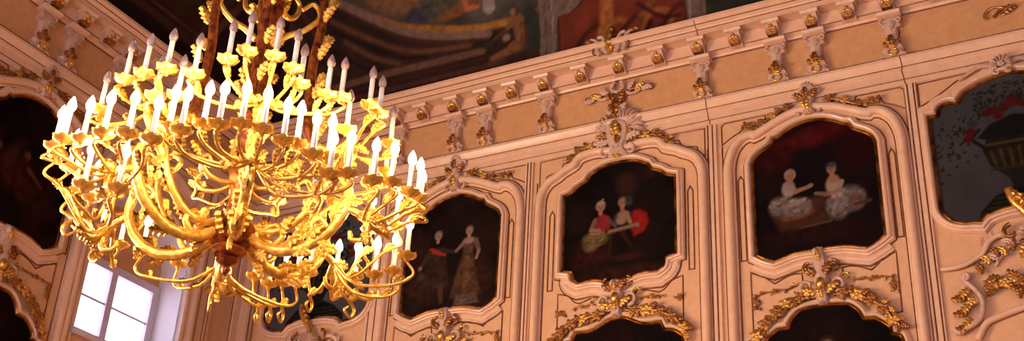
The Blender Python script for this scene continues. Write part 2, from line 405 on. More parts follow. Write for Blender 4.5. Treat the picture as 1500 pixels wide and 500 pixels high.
# ------------------------------------------------------------------ ceiling: painted coves and flat
def fresco_right(x, z):
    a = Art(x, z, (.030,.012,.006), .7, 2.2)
    sx = lambda pts: [np.array(p) for p in cr(pts, 6)]
    def band(pts, w, col, tex=.5, soft=.03, op=1.):
        P = cr(pts, 6)
        m = np.zeros(len(x))
        for p, q in zip(P[:-1], P[1:]):
            p = np.array(p); q = np.array(q); d = q-p
            t = np.clip(((x-p[0])*d[0]+(z-p[1])*d[1])/(d@d), 0, 1)
            m = np.maximum(m, np.clip((w-np.hypot(x-p[0]-t*d[0], z-p[1]-t*d[1]))/soft+.5, 0, 1))
        a.mix(m*op, col, tex, 16.)
    # scene inside the oval
    top = [(-9.75,12.13),(-9.49,11.94),(-9.13,11.74),(-8.59,11.48),(-8.03,11.32),(-7.47,11.2),(-6.92,11.16),(-6.35,11.2)]
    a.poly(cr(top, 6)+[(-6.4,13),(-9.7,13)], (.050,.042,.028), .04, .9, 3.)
    a.ell(-8.6,11.72,.55,.16,(.16,.075,.03),.7,-.3,.6); a.ell(-8.2,11.5,.3,.1,(.03,.03,.05),.6,0,.5)
    a.ell(-7.9,11.75,.45,.3,(.06,.055,.03),.8,0,.7); a.ell(-7.2,11.6,.35,.3,(.10,.085,.055),.8,0,.5)
    a.ell(-7.6,11.42,.4,.07,(.15,.055,.02),.7,.1,.5); a.ell(-8.9,12.0,.3,.15,(.10,.05,.03),.7,0,.6)
    a.seg((-7.52,11.75),(-7.48,11.42),.06,.04,(.36,.10,.035)); a.seg((-7.48,11.42),(-7.30,11.40),.04,.025,(.38,.11,.04))
    a.seg((-8.42,11.80),(-8.25,11.72),.06,.05,(.40,.07,.03)); a.seg((-7.12,11.6),(-7.14,11.36),.08,.09,(.24,.18,.15))
    a.ell(-7.13,11.34,.09,.03,(.30,.24,.20),.4)
    # frame mouldings of the oval
    sh = lambda pts, d: [(u, v-d) for u, v in pts]
    band(sh(top, .05), .05, (.27,.115,.022), .55)
    band(sh(top, .11), .012, (.06,.02,.008), .2, .01)
    band([(-9.66,12.0),(-9.05,11.64),(-8.55,11.36),(-7.95,11.16),(-7.2,11.02)], .055, (.175,.10,.065), .4)
    band([(-9.63,11.9),(-9.03,11.53),(-8.54,11.27),(-7.92,11.05),(-7.2,10.95)], .02, (.05,.018,.01), .2, .02)
    band([(-9.7,11.72),(-9.09,11.36),(-8.52,11.08),(-8.03,10.98),(-7.5,10.93)], .035, (.105,.040,.018), .4)
    band([(-9.69,11.58),(-9.05,11.22),(-8.6,11.0),(-8.2,10.92)], .02, (.012,.005,.003), .2, .02)
    band([(-9.54,11.42),(-9.12,11.13),(-8.68,10.93)], .035, (.10,.045,.020), .4)
    band([(-9.75,11.35),(-9.3,11.02),(-8.95,10.9)], .02, (.015,.006,.003), .2, .02)
    band([(-10.6,10.80),(-9.51,10.82),(-8.98,10.83),(-7.3,10.80)], .05, (.125,.058,.032), .4)
    band([(-10.6,10.70),(-9.5,10.70),(-7.2,10.68)], .025, (.04,.012,.007), .3)
    band([(-10.6,10.58),(-9.5,10.58),(-7.0,10.56)], .04, (.07,.024,.014), .5)
    band([(-10.7,12.6),(-10.45,11.9),(-10.2,11.4),(-9.95,11.0)], .05, (.07,.025,.012), .4)
    band([(-10.4,12.6),(-10.15,11.9),(-9.95,11.4),(-9.7,11.0)], .03, (.075,.03,.015), .4)
    # seated nude, seen from behind
    a.ell(-6.55,10.95,.2,.33,(.02,.022,.016),.5,0,.6)
    fl, fd = (.165,.066,.024), (.075,.027,.010)
    a.seg((-6.86,10.72),(-7.20,10.60),.085,.045,fd,.03,.4); a.seg((-6.82,10.72),(-7.16,10.66),.06,.035,fl,.03,.3)
    a.ell(-6.77,10.74,.145,.095,fd,.35,0,.3); a.ell(-6.79,10.755,.115,.075,fl,.5,0,.3)
    a.ell(-6.71,10.93,.095,.20,fd,.3,.12,.3); a.ell(-6.735,10.95,.072,.18,fl,.5,.12,.3); a.ell(-6.74,11.09,.105,.06,fl,.5,.2)
    a.seg((-6.80,11.10),(-6.94,11.0),.045,.034,fl); a.seg((-6.94,11.0),(-7.12,10.92),.034,.024,fd); a.seg((-6.70,11.05),(-6.70,10.78),.01,.008,fd)
    a.ell(-6.76,11.235,.062,.075,(.045,.03,.018),.3); a.ell(-6.79,11.22,.042,.048,(.20,.10,.045),.4)
    a.ell(-7.22,10.86,.09,.05,(.025,.018,.01),.5); a.ell(-6.93,10.90,.06,.05,(.20,.13,.09),.5)
    # pilaster frame and the red cartouche
    g = (.135,.085,.062)
    a.poly([(-6.38,12.9),(-6.40,11.2),(-6.44,10.3),(-6.19,10.3),(-6.15,11.0),(-5.98,11.0),(-5.78,11.12),(-5.75,11.32),(-4.1,11.0),(-4.1,12.9)], g, .015, .6, 24.)
    band([(-6.31,11.4),(-6.33,10.9),(-6.36,10.3)], .012, (.07,.04,.03), .2, .01); band([(-6.2,11.3),(-6.22,10.9),(-6.25,10.3)], .01, (.24,.17,.12), .2, .01)
    red = [(-6.14,10.3),(-6.12,11.0),(-5.97,11.0),(-5.76,11.10),(-5.70,11.28),(-4.36,11.05),(-4.37,10.3)]
    a.poly(red, (.135,.022,.008), .015, .5, 5.)
    for i in range(5): band([(-5.95+.3*i,10.36),(-5.8+.3*i,10.62+.05*(i % 2)),(-5.55+.28*i,10.75),(-5.45+.3*i,10.62),(-5.55+.3*i,10.5)], .04, (.26,.075,.016) if i % 2 else (.055,.010,.005), .5, .04)
    band([(-5.55,10.42),(-5.45,10.8),(-5.4,11.2)], .09, (.27,.085,.018), .7, .06); band([(-5.1,10.5),(-4.95,10.72),(-4.8,10.9)], .05, (.17,.05,.014), .6, .05)
    band([(-5.0,10.9),(-4.7,10.65),(-4.45,10.6)], .025, (.03,.006,.004), .4, .03)
    a.poly([(-4.36,10.3),(-4.35,11.2),(-4.08,11.2),(-4.10,10.3)], g, .015, .6, 24.)
    band([(-4.30,11.2),(-4.31,10.3)], .01, (.24,.17,.12), .2, .01); band([(-4.15,11.2),(-4.16,10.3)], .012, (.07,.04,.03), .2, .01)
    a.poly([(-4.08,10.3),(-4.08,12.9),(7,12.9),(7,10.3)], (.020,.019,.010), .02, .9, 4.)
    band([(-4.1,10.38),(-1,10.36),(7,10.36)], .05, (.10,.035,.022), .4)
    return a.c
def fresco_left(y, z):
    a = Art(y, z, (.034,.012,.007), .8, 3.)
    for z0, w, c in ((10.42,.05,(.06,.02,.012)), (10.56,.03,(.012,.005,.003)), (10.66,.06,(.016,.006,.004)), (10.80,.05,(.06,.022,.012)), (10.93,.02,(.10,.035,.015)), (11.04,.03,(.05,.018,.010))):
        a.mix(np.clip((w-np.abs(z-z0))/.03+.5, 0, 1)*(y < 10.35), c, .5, 12.)
    for y0, c in ((10.12,(.065,.026,.013)), (10.3,(.10,.04,.018))):
        a.mix(np.clip((.06-np.abs(y-y0-(z-10.9)*.3))/.03+.5, 0, 1)*(z > 10.8), c, .5, 12.)
    a.ell(9.6,11.5,.6,.4,(.045,.025,.010),.6,0,.9,6.)
    return a.c
def cove_pts(t): return 3.4-3.35*np.cos(t), 10.25+2.9*np.sin(t)
def cove(name, wall, lo, hi, step):
    ts = np.concatenate([np.linspace(0, .75, 90), np.linspace(.78, PI/2, 20)]); d, z = cove_pts(ts)
    s = np.arange(0, 1+1e-9, step/(hi-lo)); s[-1] = 1
    S, I = np.meshgrid(s, np.arange(len(ts)), indexing='ij'); D, Z = d[I], z[I]
    a0, a1 = lo+D, hi-D; A = a0+(a1-a0)*S
    if wall == 'R': P = np.stack([A, YR-D, Z], -1)
    elif wall == 'F': P = np.stack([A, Y1+D, Z], -1)
    elif wall == 'L': P = np.stack([EX+D, A, Z], -1)
    else: P = np.stack([X2-D, A, Z], -1)
    n, m = S.shape; idx = np.arange(n*m).reshape(n, m)
    F = np.stack([idx[:-1,:-1], idx[1:,:-1], idx[1:,1:], idx[:-1,1:]], -1).reshape(-1, 4)
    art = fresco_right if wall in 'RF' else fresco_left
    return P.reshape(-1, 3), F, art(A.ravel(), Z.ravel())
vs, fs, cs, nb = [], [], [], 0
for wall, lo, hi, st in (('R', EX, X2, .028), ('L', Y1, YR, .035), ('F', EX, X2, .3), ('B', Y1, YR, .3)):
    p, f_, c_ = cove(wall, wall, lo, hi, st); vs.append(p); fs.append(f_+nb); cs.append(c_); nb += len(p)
D_, Z_ = 3.4, 13.15
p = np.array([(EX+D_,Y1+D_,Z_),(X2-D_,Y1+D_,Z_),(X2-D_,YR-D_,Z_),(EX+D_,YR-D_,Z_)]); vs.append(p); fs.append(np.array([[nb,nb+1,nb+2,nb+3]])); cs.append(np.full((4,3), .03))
struct(paint_mesh('ceiling', np.concatenate(vs), np.concatenate(fs).tolist(), np.concatenate(cs), M['fresco']))

# ------------------------------------------------------------------ carved ornament kit
def leaf_mesh():
    """acanthus leaf: lobed outline, raised lobes on both sides of a sunk midrib, curled tip"""
    b = MB(); nt_, ns = 19, 7; vs = []
    for i in range(nt_):
        t = i/(nt_-1)
        lob = .5+.5*math.cos(2*PI*(4*t-.55))
        w = .33*math.sin(PI*min(1, .06+t*.94)**.9)**.7*(.55+.45*lob)+.012; cu = .12*math.sin(t*PI*.9)
        for j in range(ns):
            s_ = -1+2*j/(ns-1)
            h = .05+.24*math.sin(PI*(t*.82+.10))*(1-.35*s_*s_)+.10*t**3-.07*max(0, 1-abs(s_)*4)+.05*lob*(1-abs(abs(s_)-.55))
            vs.append((t+.05*lob*abs(s_)-.03, -h, cu+s_*w))
    b.add(vs, [(i*ns+j, (i+1)*ns+j, (i+1)*ns+j+1, i*ns+j+1) for i in range(nt_-1) for j in range(ns-1)])
    rim = [i*ns for i in range(nt_)]+[i*ns+ns-1 for i in range(nt_-1, -1, -1)]; m = len(rim); base = len(b.v)
    b.v += [(b.v[k][0], 0.0, .12*math.sin(b.v[k][0]*PI*.9)+(b.v[k][2]-.12*math.sin(b.v[k][0]*PI*.9))*.75) for k in rim]
    b.f += [[rim[i], rim[(i+1) % m], base+(i+1) % m, base+i] for i in range(m)]
    return b.mesh('leaf', 50)
def flower_mesh():
    b = MB(); n = 40; vs = [(0, -.30, 0)]
    rings = ((.22, -.30), (.34, -.16), (.62, -.26), (1.0, -.10), (.9, 0))
    for r, y in rings:
        for k in range(n):
            a = 2*PI*k/n; q = r*(1+(.20*math.cos(5*a) if r > .5 else 0)); vs.append((q*math.cos(a), y-.05*math.cos(5*a)*r, q*math.sin(a)))
    fs = [(0, 1+k, 1+(k+1) % n) for k in range(n)]
    for i in range(len(rings)-1):
        fs += [(1+i*n+k, 1+(i+1)*n+k, 1+(i+1)*n+(k+1) % n, 1+i*n+(k+1) % n) for k in range(n)]
    b.add(vs, fs); return b.mesh('flower', 50)
LEAF, FLOWER = {}, {}
def leaf(parent, u, v, ang, L, mat='gold', d=.02, wide=1., name='leaf'):
    if mat not in LEAF: LEAF[mat] = leaf_mesh(); LEAF[mat].materials.append(M[mat])
    o = link(name, LEAF[mat], None, parent); o.location = (u, -d, v); o.rotation_euler = (0, -ang, 0); o.scale = (L, L*.9, L*wide); return o
def flower(parent, u, v, r, mat='gold', d=.02):
    if mat not in FLOWER: FLOWER[mat] = flower_mesh(); FLOWER[mat].materials.append(M[mat])
    o = link('flower', FLOWER[mat], None, parent); o.location = (u, -d, v); o.rotation_euler = (0, random.uniform(0, 6), 0); o.scale = (r, r, r); return o
def spiral(cu, cv, r0, r1, a0, a1, n=18):
    return [(cu+(r0+(r1-r0)*i/n)*math.cos(a0+(a1-a0)*i/n), cv+(r0+(r1-r0)*i/n)*math.sin(a0+(a1-a0)*i/n)) for i in range(n+1)]
def scroll(parent, pts, r0, r1, mat='stucco', d=.03, name='scroll', n=4):
    P = cr(pts, n); k = len(P); b = MB()
    b.tube([(u, -d, v) for u, v in P], [r0+(r1-r0)*i/(k-1) for i in range(k)], 7)
    return b.build(name, M[mat], parent, 60)
def cscroll(parent, cu, cv, r, a0, a1, th=.02, mat='stucco', d=.035, name='scroll'):
    """a C or S volute: winds in from radius r"""
    return scroll(parent, spiral(cu, cv, r, r*.22, a0, a1, 20), th, th*.55, mat, d, name, 1)
def shell(parent, u, v, r, a0, a1, n=7, mat='stucco', d=.03, name='shell', h=.07):
    b = MB(); N = n*8; vs = [(u, -(d+.01), v)]
    for rr, hh in ((.35, .6), (.75, 1.), (1.0, .5), (1.02, 0)):
        for k in range(N+1):
            a = a0+(a1-a0)*k/N; f = abs(math.sin(PI*n*k/N))
            q = r*rr*(1-.16*(1-f)*rr); vs.append((u+q*math.cos(a), -(.004+d*(hh > 0)+h*hh*(.45+.55*f)), v+q*math.sin(a)))
    fs = [(0, 1+k, 2+k) for k in range(N)]
    for i in range(3): fs += [(1+i*(N+1)+k, 1+(i+1)*(N+1)+k, 2+(i+1)*(N+1)+k, 2+i*(N+1)+k) for k in range(N)]
    b.add(vs, fs); return b.build(name, M[mat], parent, 70)
def relief(parent, half, depth, inset, mat='stucco', name='body', d0=0., closed_half=True):
    h = half; n = len(h); b = MB(); k = [max(.25, 1-inset/max(p[0], .03)) for p in h]; v0, v1 = h[0][1], h[-1][1]; mv = (v0+v1)/2
    q = [(p[0]*kk, mv+(p[1]-mv)*(1-2*inset/abs(v1-v0))) for p, kk in zip(h, k)]
    for s_ in (1, -1):     # side, chamfer and face strips, mirrored about the axis
        e = .003+d0
        b.add([(s_*u, -e, v) for u, v in h]+[(s_*u, -(d0+depth*.62), v) for u, v in h]+[(s_*u, -(d0+depth), v) for u, v in q]+[(0, -(d0+depth*1.12), v) for u, v in q],
              [tuple([r*n+i, r*n+i+1, (r+1)*n+i+1, (r+1)*n+i][::s_]) for r in range(3) for i in range(n-1)])
    return b.build(name, M[mat], parent, 30)

def garland(label, wall, u0, pts, r=.018, mat='bronze', size=.11, group=None, nfl=3, name='garland', d=.07, every=.075):
    """a stem following pts (u relative to u0, absolute heights) with leaves on both sides and blossoms"""
    v0 = pts[0][1]; t = wthing(name, label, 'garland', wall, u0, v0, group)
    P = [(u, v-v0) for u, v in cr(pts, 6)]
    scroll(t, P[::3]+[P[-1]], r, r*.6, mat, d, 'stem')
    L = np.cumsum([0]+[math.dist(p, q) for p, q in zip(P[:-1], P[1:])]); tot = L[-1]; n = max(3, int(tot/(every*.72)))
    for i in range(n):
        s_ = tot*(i+.4)/n; j = min(np.searchsorted(L, s_), len(P)-1); p = P[j]; q = P[max(j-1, 0)] if j else P[0]
        qn = P[min(j+1, len(P)-1)]; a = math.atan2(qn[1]-q[1], qn[0]-q[0]); sd = 1 if i % 2 else -1
        m2 = 'gold' if random.random() < .38 else mat
        leaf(t, p[0], p[1], a+sd*random.uniform(.5, 1.1), size*random.uniform(.55, .9), m2, d-.02)
    for i in range(nfl):
        s_ = tot*(i+.5)/nfl; j = min(np.searchsorted(L, s_), len(P)-1); p = P[j]
        flower(t, p[0]+random.uniform(-.01,.01), p[1], size*random.uniform(.34,.46), 'gold' if i % 3 == 1 else mat, d+.01)
    return t

# ------------------------------------------------------------------ modillions and consoles of the entablature
def ordinal(i): return ('first','second','third','fourth','fifth','sixth','seventh','eighth','ninth','tenth','eleventh','twelfth','thirteenth','fourteenth','fifteenth','sixteenth','seventeenth','eighteenth','nineteenth','twentieth')[i]
def make_modillion():
    t = empty('modillion', '', 'bracket', (0,0,0))
    pr = [(.10,.165),(.285,.165),(.29,.10),(.265,.085),(.235,.05),(.19,.035),(.165,.02),(.15,-.015),(.10,-.02)]
    b = MB(); b.prism(pr, -.082, .082, lambda d, z, a: (a, -d, z)); b.build('block', M['stucco'], t, 25)
    b = MB(); b.prism([(.10,.17),(.305,.17),(.31,.15),(.29,.125),(.10,.125)], -.105, .105, lambda d, z, a: (a, -d, z)); b.build('cap', M['mould'], t, 25)
    b = MB(); S = [(0,-.262,.088),(-.036,-.238,.058),(.036,-.238,.058)]
    for c in S: b.blob(c, (.026,.026,.026), 10, 7)
    b.tube([S[1], (0,-.245,.066), S[0]], .012); b.tube([S[2], (0,-.245,.066), S[0]], .012); b.build('gilded_trefoil', M['gold'], t, 60)
    b = MB(); b.prism([(-.058,-.012),(.058,-.012),(.066,.028),(0,.05),(-.066,.028)], .12, .226, lambda u, z, a: (u, -a+(z+.012)*-.35, z)); b.build('dark_tongue', M['bronze'], t, 30)
    return t
def make_console():
    t = empty('console', '', 'bracket', (0,0,0))      # origin: top of the frieze
    b = MB(); b.prism([(0,.02),(.16,.02),(.175,0),(.16,-.03),(.10,-.045),(0,-.045)], -.13, .13, lambda d, z, a: (a, -d, z)); b.build('cap', M['mould'], t, 25)
    half = runs([(0,-.63),(.04,-.645),(.075,-.62)], [(.075,-.62),(.11,-.625),(.15,-.58),(.12,-.54),(.105,-.49)], [(.105,-.49),(.125,-.46),(.10,-.42),(.075,-.38)], [(.075,-.38),(.07,-.22),(.075,-.18)], [(.075,-.18),(.13,-.16),(.105,-.10),(.10,-.045)], [(.10,-.045),(0,-.045)])
    relief(t, half, .09, .02, 'stucco', 'strap')
    for s_ in (-1, 1):
        cscroll(t, s_*.085, -.10, .04, PI/2, PI/2-s_*4.6, .016, 'stucco', .10, 'volute')
        cscroll(t, s_*.10, -.56, .045, -PI/2, -PI/2+s_*4.4, .016, 'stucco', .09, 'volute')
        leaf(t, s_*.012, -.445, PI/2-s_*.75, .12, 'bronze', .085)
    leaf(t, 0, -.09, -PI/2, .12, 'stucco', .09, 1.0, 'tongue'); leaf(t, 0, -.44, PI/2, .16, 'bronze', .09)
    b = MB(); b.tube([(.05*math.cos(a), -.10, -.515+.045*math.sin(a)) for a in np.linspace(0, 2*PI, 17)], .014, 6, False); b.build('ring', M['gold'], t, 60)
    leaf(t, -.04, -.455, 0, .08, 'gold', .10)
    return t
MODX = [-10.50,-10.03,-9.55,-9.07,-8.58,-8.15,-7.66,-7.20,-6.765,-6.29,-5.757,-5.23,-4.70,-4.178,-3.707,-3.242,-2.776,-2.346,-1.907,-1.37]
CONX = [-8.58,-7.66,-7.20,-6.29,-4.178,-3.242,-2.776,-1.907]
MODY = [7.77,8.20,8.63,9.02,9.45,9.90]
CONY = [7.77,8.20,9.02]
mp, cp = make_modillion(), make_console()
first = True
VIS = [x for x in MODX if x > -8.7]
for wall, us, word in (('R', MODX, 'long'), ('L', MODY, 'window')):
    for i, u in enumerate(us):
        o = mp if first else copy_tree(mp); first = False
        on(o, wall, u, 9.892)
        if wall == 'R':
            nm = ('%s of the cream cornice brackets with gilded leaves from the right along the long wall' % ordinal(len(us)-1-i).capitalize())
        else: nm = ('%s of the dim cornice brackets with gilded leaves from the left on the window wall' % ordinal(i).capitalize())
        tag(o, nm, 'bracket', 'gilded brackets under the cornice')
first = True
CL = {'R': ['Frieze console farthest left, beside the chandelier candles on the long wall', 'Frieze console just above the crest of the pair portrait beside the chandelier',
            'Frieze console to the right of the pair portrait crest', 'Frieze console left of the great shell cartouche, above a corner panel',
            'Frieze console right of the great shell cartouche', 'Frieze console left above the crest of the two seated children', 'Frieze console right above the crest of the two seated children',
            'Frieze console nearest the flower vase picture on the right'],
      'L': ['Frieze console above the crest of the left wall portrait', 'Second frieze console of the window wall, beside the portrait crest', 'Frieze console behind the upper candles above the arched window']}
for wall, us in (('R', CONX), ('L', CONY)):
    for i, u in enumerate(us):
        o = cp if first else copy_tree(cp); first = False
        on(o, wall, u, 9.845, .02); tag(o, CL[wall][i], 'bracket', 'scrolled consoles on the frieze')

# ------------------------------------------------------------------ picture bays
def G(*p): return list(p)
def out_a(top=0., bot=0.):
    t, m = top, bot
    return runs(G((0,7.11+m),(.25,7.10+m),(.40,7.065+m),(.50,7.04+m)), G((.50,7.04+m),(.60,7.085+m),(.70,7.15+m)), G((.70,7.15+m),(.70,8.29+t)),
                G((.70,8.29+t),(.665,8.37+t),(.60,8.43+t),(.55,8.46+t),(.47,8.51+t)), G((.47,8.51+t),(.43,8.58+t)), G((.43,8.58+t),(.36,8.60+t),(.24,8.67+t),(.1,8.715+t),(0,8.725+t)))
OUT3 = out_a(); OUT1 = out_a(-.055, -.02)
OUT2 = runs(G((0,7.08),(.13,7.11),(.3,7.155),(.5,7.15)), G((.5,7.15),(.57,7.195),(.585,7.24)), G((.585,7.24),(.60,7.30),(.66,7.32),(.73,7.337)), G((.73,7.337),(.73,8.345)),
            G((.73,8.345),(.62,8.385),(.55,8.445),(.43,8.50)), G((.43,8.50),(.385,8.575)), G((.385,8.575),(.24,8.65),(.12,8.675),(0,8.68)))
OUTV = runs(G((0,7.245),(.2,7.24),(.40,7.195),(.48,7.125)), G((.48,7.125),(.55,7.14),(.645,7.15),(.755,7.2),(.825,7.29),(.845,7.352)), G((.845,7.352),(.845,8.46)), G((.845,8.46),(.755,8.464)),
            G((.755,8.464),(.725,8.55),(.64,8.59),(.545,8.56)), G((.545,8.56),(.46,8.67),(.29,8.756),(.11,8.80),(0,8.815)))
ARCH3 = runs(G((0,6.46),(.1,6.46),(.25,6.44),(.35,6.36),(.40,6.26)), G((.40,6.26),(.51,6.255)), G((.51,6.255),(.6,6.19),(.665,6.12)), G((.665,6.12),(.67,6.06)), G((.67,6.06),(.75,6.03),(.78,5.94)), G((.78,5.94),(.78,4.9)))
ARCH2 = runs(G((0,6.645),(.1,6.635),(.2,6.585),(.34,6.53),(.53,6.53)), G((.53,6.53),(.575,6.43)), G((.575,6.43),(.65,6.42),(.72,6.39),(.79,6.33)), G((.79,6.33),(.80,6.25)), G((.80,6.25),(.80,4.9)))
GILT = [(-.022,.0),(-.022,.026),(-.014,.040),(-.006,.030),(.004,.044),(.013,.042),(.018,.03),(.018,0)]
INNER = [(.018,0),(.018,.045),(.028,.07),(.045,.082),(.062,.074),(.068,.055),(.074,.05),(.088,.048),(.092,.03),(.10,.02),(.10,0)]
LOWER = [(.10,.0),(.10,.025),(.125,.035),(.15,.03),(.165,.012),(.17,.02),(.182,.02),(.186,0)]
TORUS = [(-.075,0),(-.07,.018),(-.052,.022),(-.05,.045)]+[(-.05*math.cos(a), .045+.05*math.sin(a)) for a in np.linspace(.15, PI-.15, 9)]+[(.05,.045),(.052,.022),(.07,.018),(.075,0)]
BEAD = [(-.0085,0),(-.007,.007),(0,.011),(.007,.007),(.0085,0)]
SMALL = [(-.03,0),(-.028,.02),(-.012,.034),(.008,.03),(.02,.012),(.03,.01),(.03,0)]

def bead(paths, wall, u, mat='line', prof=BEAD):
    b = MB()
    for p, cl in paths: b.sweep(p, prof, cl)
    return trim(b, mat, 50, wall, u)
def mir(p): return [(-x, z) for x, z in p]

def picture(label, wall, u, half, art, gild=GILT, group=None, name='painting', cut=0.0):
    o = mirror(half); v0 = min(p[1] for p in o)
    t = wthing(name, label, 'painting', wall, u, v0, group)
    canvas(t, o, v0, art)
    b = MB(); b.sweep([(x, z-v0) for x, z in o], gild, True); b.build('gilt_frame', M['frame'], t, 30)
    return t

HEAD3 = runs(G((0,8.88),(.1,8.875),(.25,8.84),(.38,8.79),(.5,8.735),(.6,8.685),(.66,8.665)), G((.66,8.665),(.69,8.685)), G((.69,8.685),(.77,8.672),(.83,8.635),(.9,8.56),(.95,8.45),(.98,8.3),(.985,8.1)), G((.985,8.1),(.985,4.9)))
HEAD2 = runs(G((0,8.85),(.15,8.86),(.3,8.885),(.46,8.873),(.55,8.835),(.6,8.765)), G((.6,8.765),(.66,8.735),(.75,8.70)), G((.75,8.70),(.83,8.645),(.93,8.595),(1.0,8.53),(1.055,8.42),(1.075,8.3)), G((1.075,8.3),(1.075,4.9)))
PAN3 = runs(G((.525,8.915),(.53,8.872),(.60,8.84),(.67,8.83),(.74,8.845),(.80,8.846)), G((.80,8.846),(.815,8.80),(.83,8.77)), G((.83,8.77),(.94,8.715),(1.06,8.638)), G((1.06,8.638),(1.06,8.89)), G((1.06,8.89),(1.02,8.925)), G((1.02,8.925),(.55,8.93)))
PAN2 = runs(G((1.098,8.55),(1.098,8.915)), G((1.098,8.915),(.575,8.925)), G((.575,8.925),(.617,8.90),(.675,8.845),(.77,8.827)), G((.77,8.827),(.80,8.77),(.843,8.72),(.92,8.71),(1.0,8.69)), G((1.0,8.69),(1.012,8.61)))
LOW3 = runs(G((.215,6.78),(.22,6.87)), G((.22,6.87),(.30,6.875),(.39,6.855),(.52,6.795)), G((.52,6.795),(.60,6.86),(.68,6.93),(.785,6.955)), G((.785,6.955),(.785,6.29)), G((.785,6.29),(.70,6.28)))
LOW2 = runs(G((.15,6.93),(.3,6.955),(.5,6.90)), G((.5,6.90),(.57,6.93),(.66,7.02),(.79,7.06)), G((.79,7.06),(.79,6.50)))
SIDE = lambda a, z0, z1: [(a,z0),(a,z1),(a+.0325,z1+.06),(a+.065,z1),(a+.065,z0)]

def bay(wall, u, half, head, pan, low, arch, w, side):
    o = mirror(half)
    b = MB(); b.sweep(o, INNER, True); trim(b, 'mould', 32, wall, u)
    # the broad second moulding under the picture
    lowpart = [p for p in half if p[1] < 7.5][:-1]; lw = [(-x, z) for x, z in lowpart[::-1]]+lowpart[1:]
    b = MB(); b.sweep(lw, LOWER, False); trim(b, 'mould', 32, wall, u)
    b = MB(); b.sweep(hpath(head), TORUS, False, -1); trim(b, 'mould', 60, wall, u)
    P = [(offset(o, .108, True), True), (offset(o, .068, True), True), (offset(lw, .195, False), False), (offset(hpath(head), -.08, False), False), (offset(hpath(head), .08, False), False)]
    bead(P, wall, u, 'line', [(o_*.75, d+(.03 if False else 0)) for o_, d in BEAD])
    P = [(pan, True), (mir(pan)[::-1], True), (low, False), (mir(low)[::-1], False)]
    for a in side: P += [(SIDE(a, 7.12, 8.12), True), (mir(SIDE(a, 7.12, 8.12))[::-1], True)]
    P += [([(w, 4.9), (w, 8.62)], False), ([(-w, 4.9), (-w, 8.62)], False)]
    bead(P, wall, u)
    b = MB(); b.sweep(hpath(arch), [(x*.8, d*.8) for x, d in INNER], False, -1); trim(b, 'mould', 32, wall, u)

# --- what is painted on the canvases
SK = (.44,.205,.115); HAIR = (.30,.20,.13)
def art_children_stool(u, v):
    a = Art(u, v, (.010,.005,.0045), .7, 4., (.012,.002,.002))
    a.ell(.05,8.52,.42,.12,(.10,.008,.008),.9,.1,.6); a.ell(-.45,8.35,.2,.2,(.05,.006,.006),.9,0,.6); a.ell(.5,8.3,.2,.25,(.03,.004,.004),.9)
    a.poly([(-.52,7.62),(-.45,7.72),(.1,7.76),(.12,7.42),(-.4,7.36)], (.075,.026,.012), .06, .5)
    a.ell(-.22,7.565,.19,.055,(.22,.075,.025),.5,.1,.5); a.ruffle(-.40,7.70,.13,.12,(.40,.29,.23),60,3); a.ruffle(-.22,7.66,.16,.11,(.52,.37,.29),70,4)
    a.ell(-.30,7.90,.075,.10,(.46,.33,.26),.4,0,.4); a.seg((-.33,7.92),(-.22,7.855),.035,.03,(.42,.28,.2)); a.seg((-.22,7.855),(-.06,7.89),.028,.02,SK)
    a.ell(-.05,7.90,.03,.025,SK,.4); a.head(-.275,8.06,.062,SK,(.42,.27,.17),.3,(.36,.24,.17))
    a.ruffle(.36,7.66,.17,.15,(.34,.27,.23),70,5); a.ruffle(.23,7.60,.12,.16,(.46,.34,.28),70,6); a.ell(.44,7.62,.08,.1,(.20,.10,.07),.6,0,.6)
    a.ell(.20,7.85,.08,.11,(.50,.33,.24),.4); a.ell(.205,7.93,.06,.05,SK,.5); a.seg((.29,7.88),(.25,7.78),.03,.028,(.44,.28,.2)); a.seg((.25,7.78),(.10,7.755),.028,.02,SK)
    a.seg((.12,7.76),(.0,7.79),.025,.02,(.25,.15,.1)); a.head(.195,8.06,.062,SK,(.05,.03,.025),-.3,(.07,.06,.06))
    a.seg((.42,7.58),(.58,7.60),.02,.02,(.10,.04,.02)); a.seg((-.2,7.40),(.15,7.43),.012,.012,(.16,.09,.05)); a.seg((.13,7.43),(.15,7.56),.01,.01,(.12,.06,.03))
    a.ell(0,7.3,.6,.1,(.028,.008,.006),.9,0,.6)
    return a.c
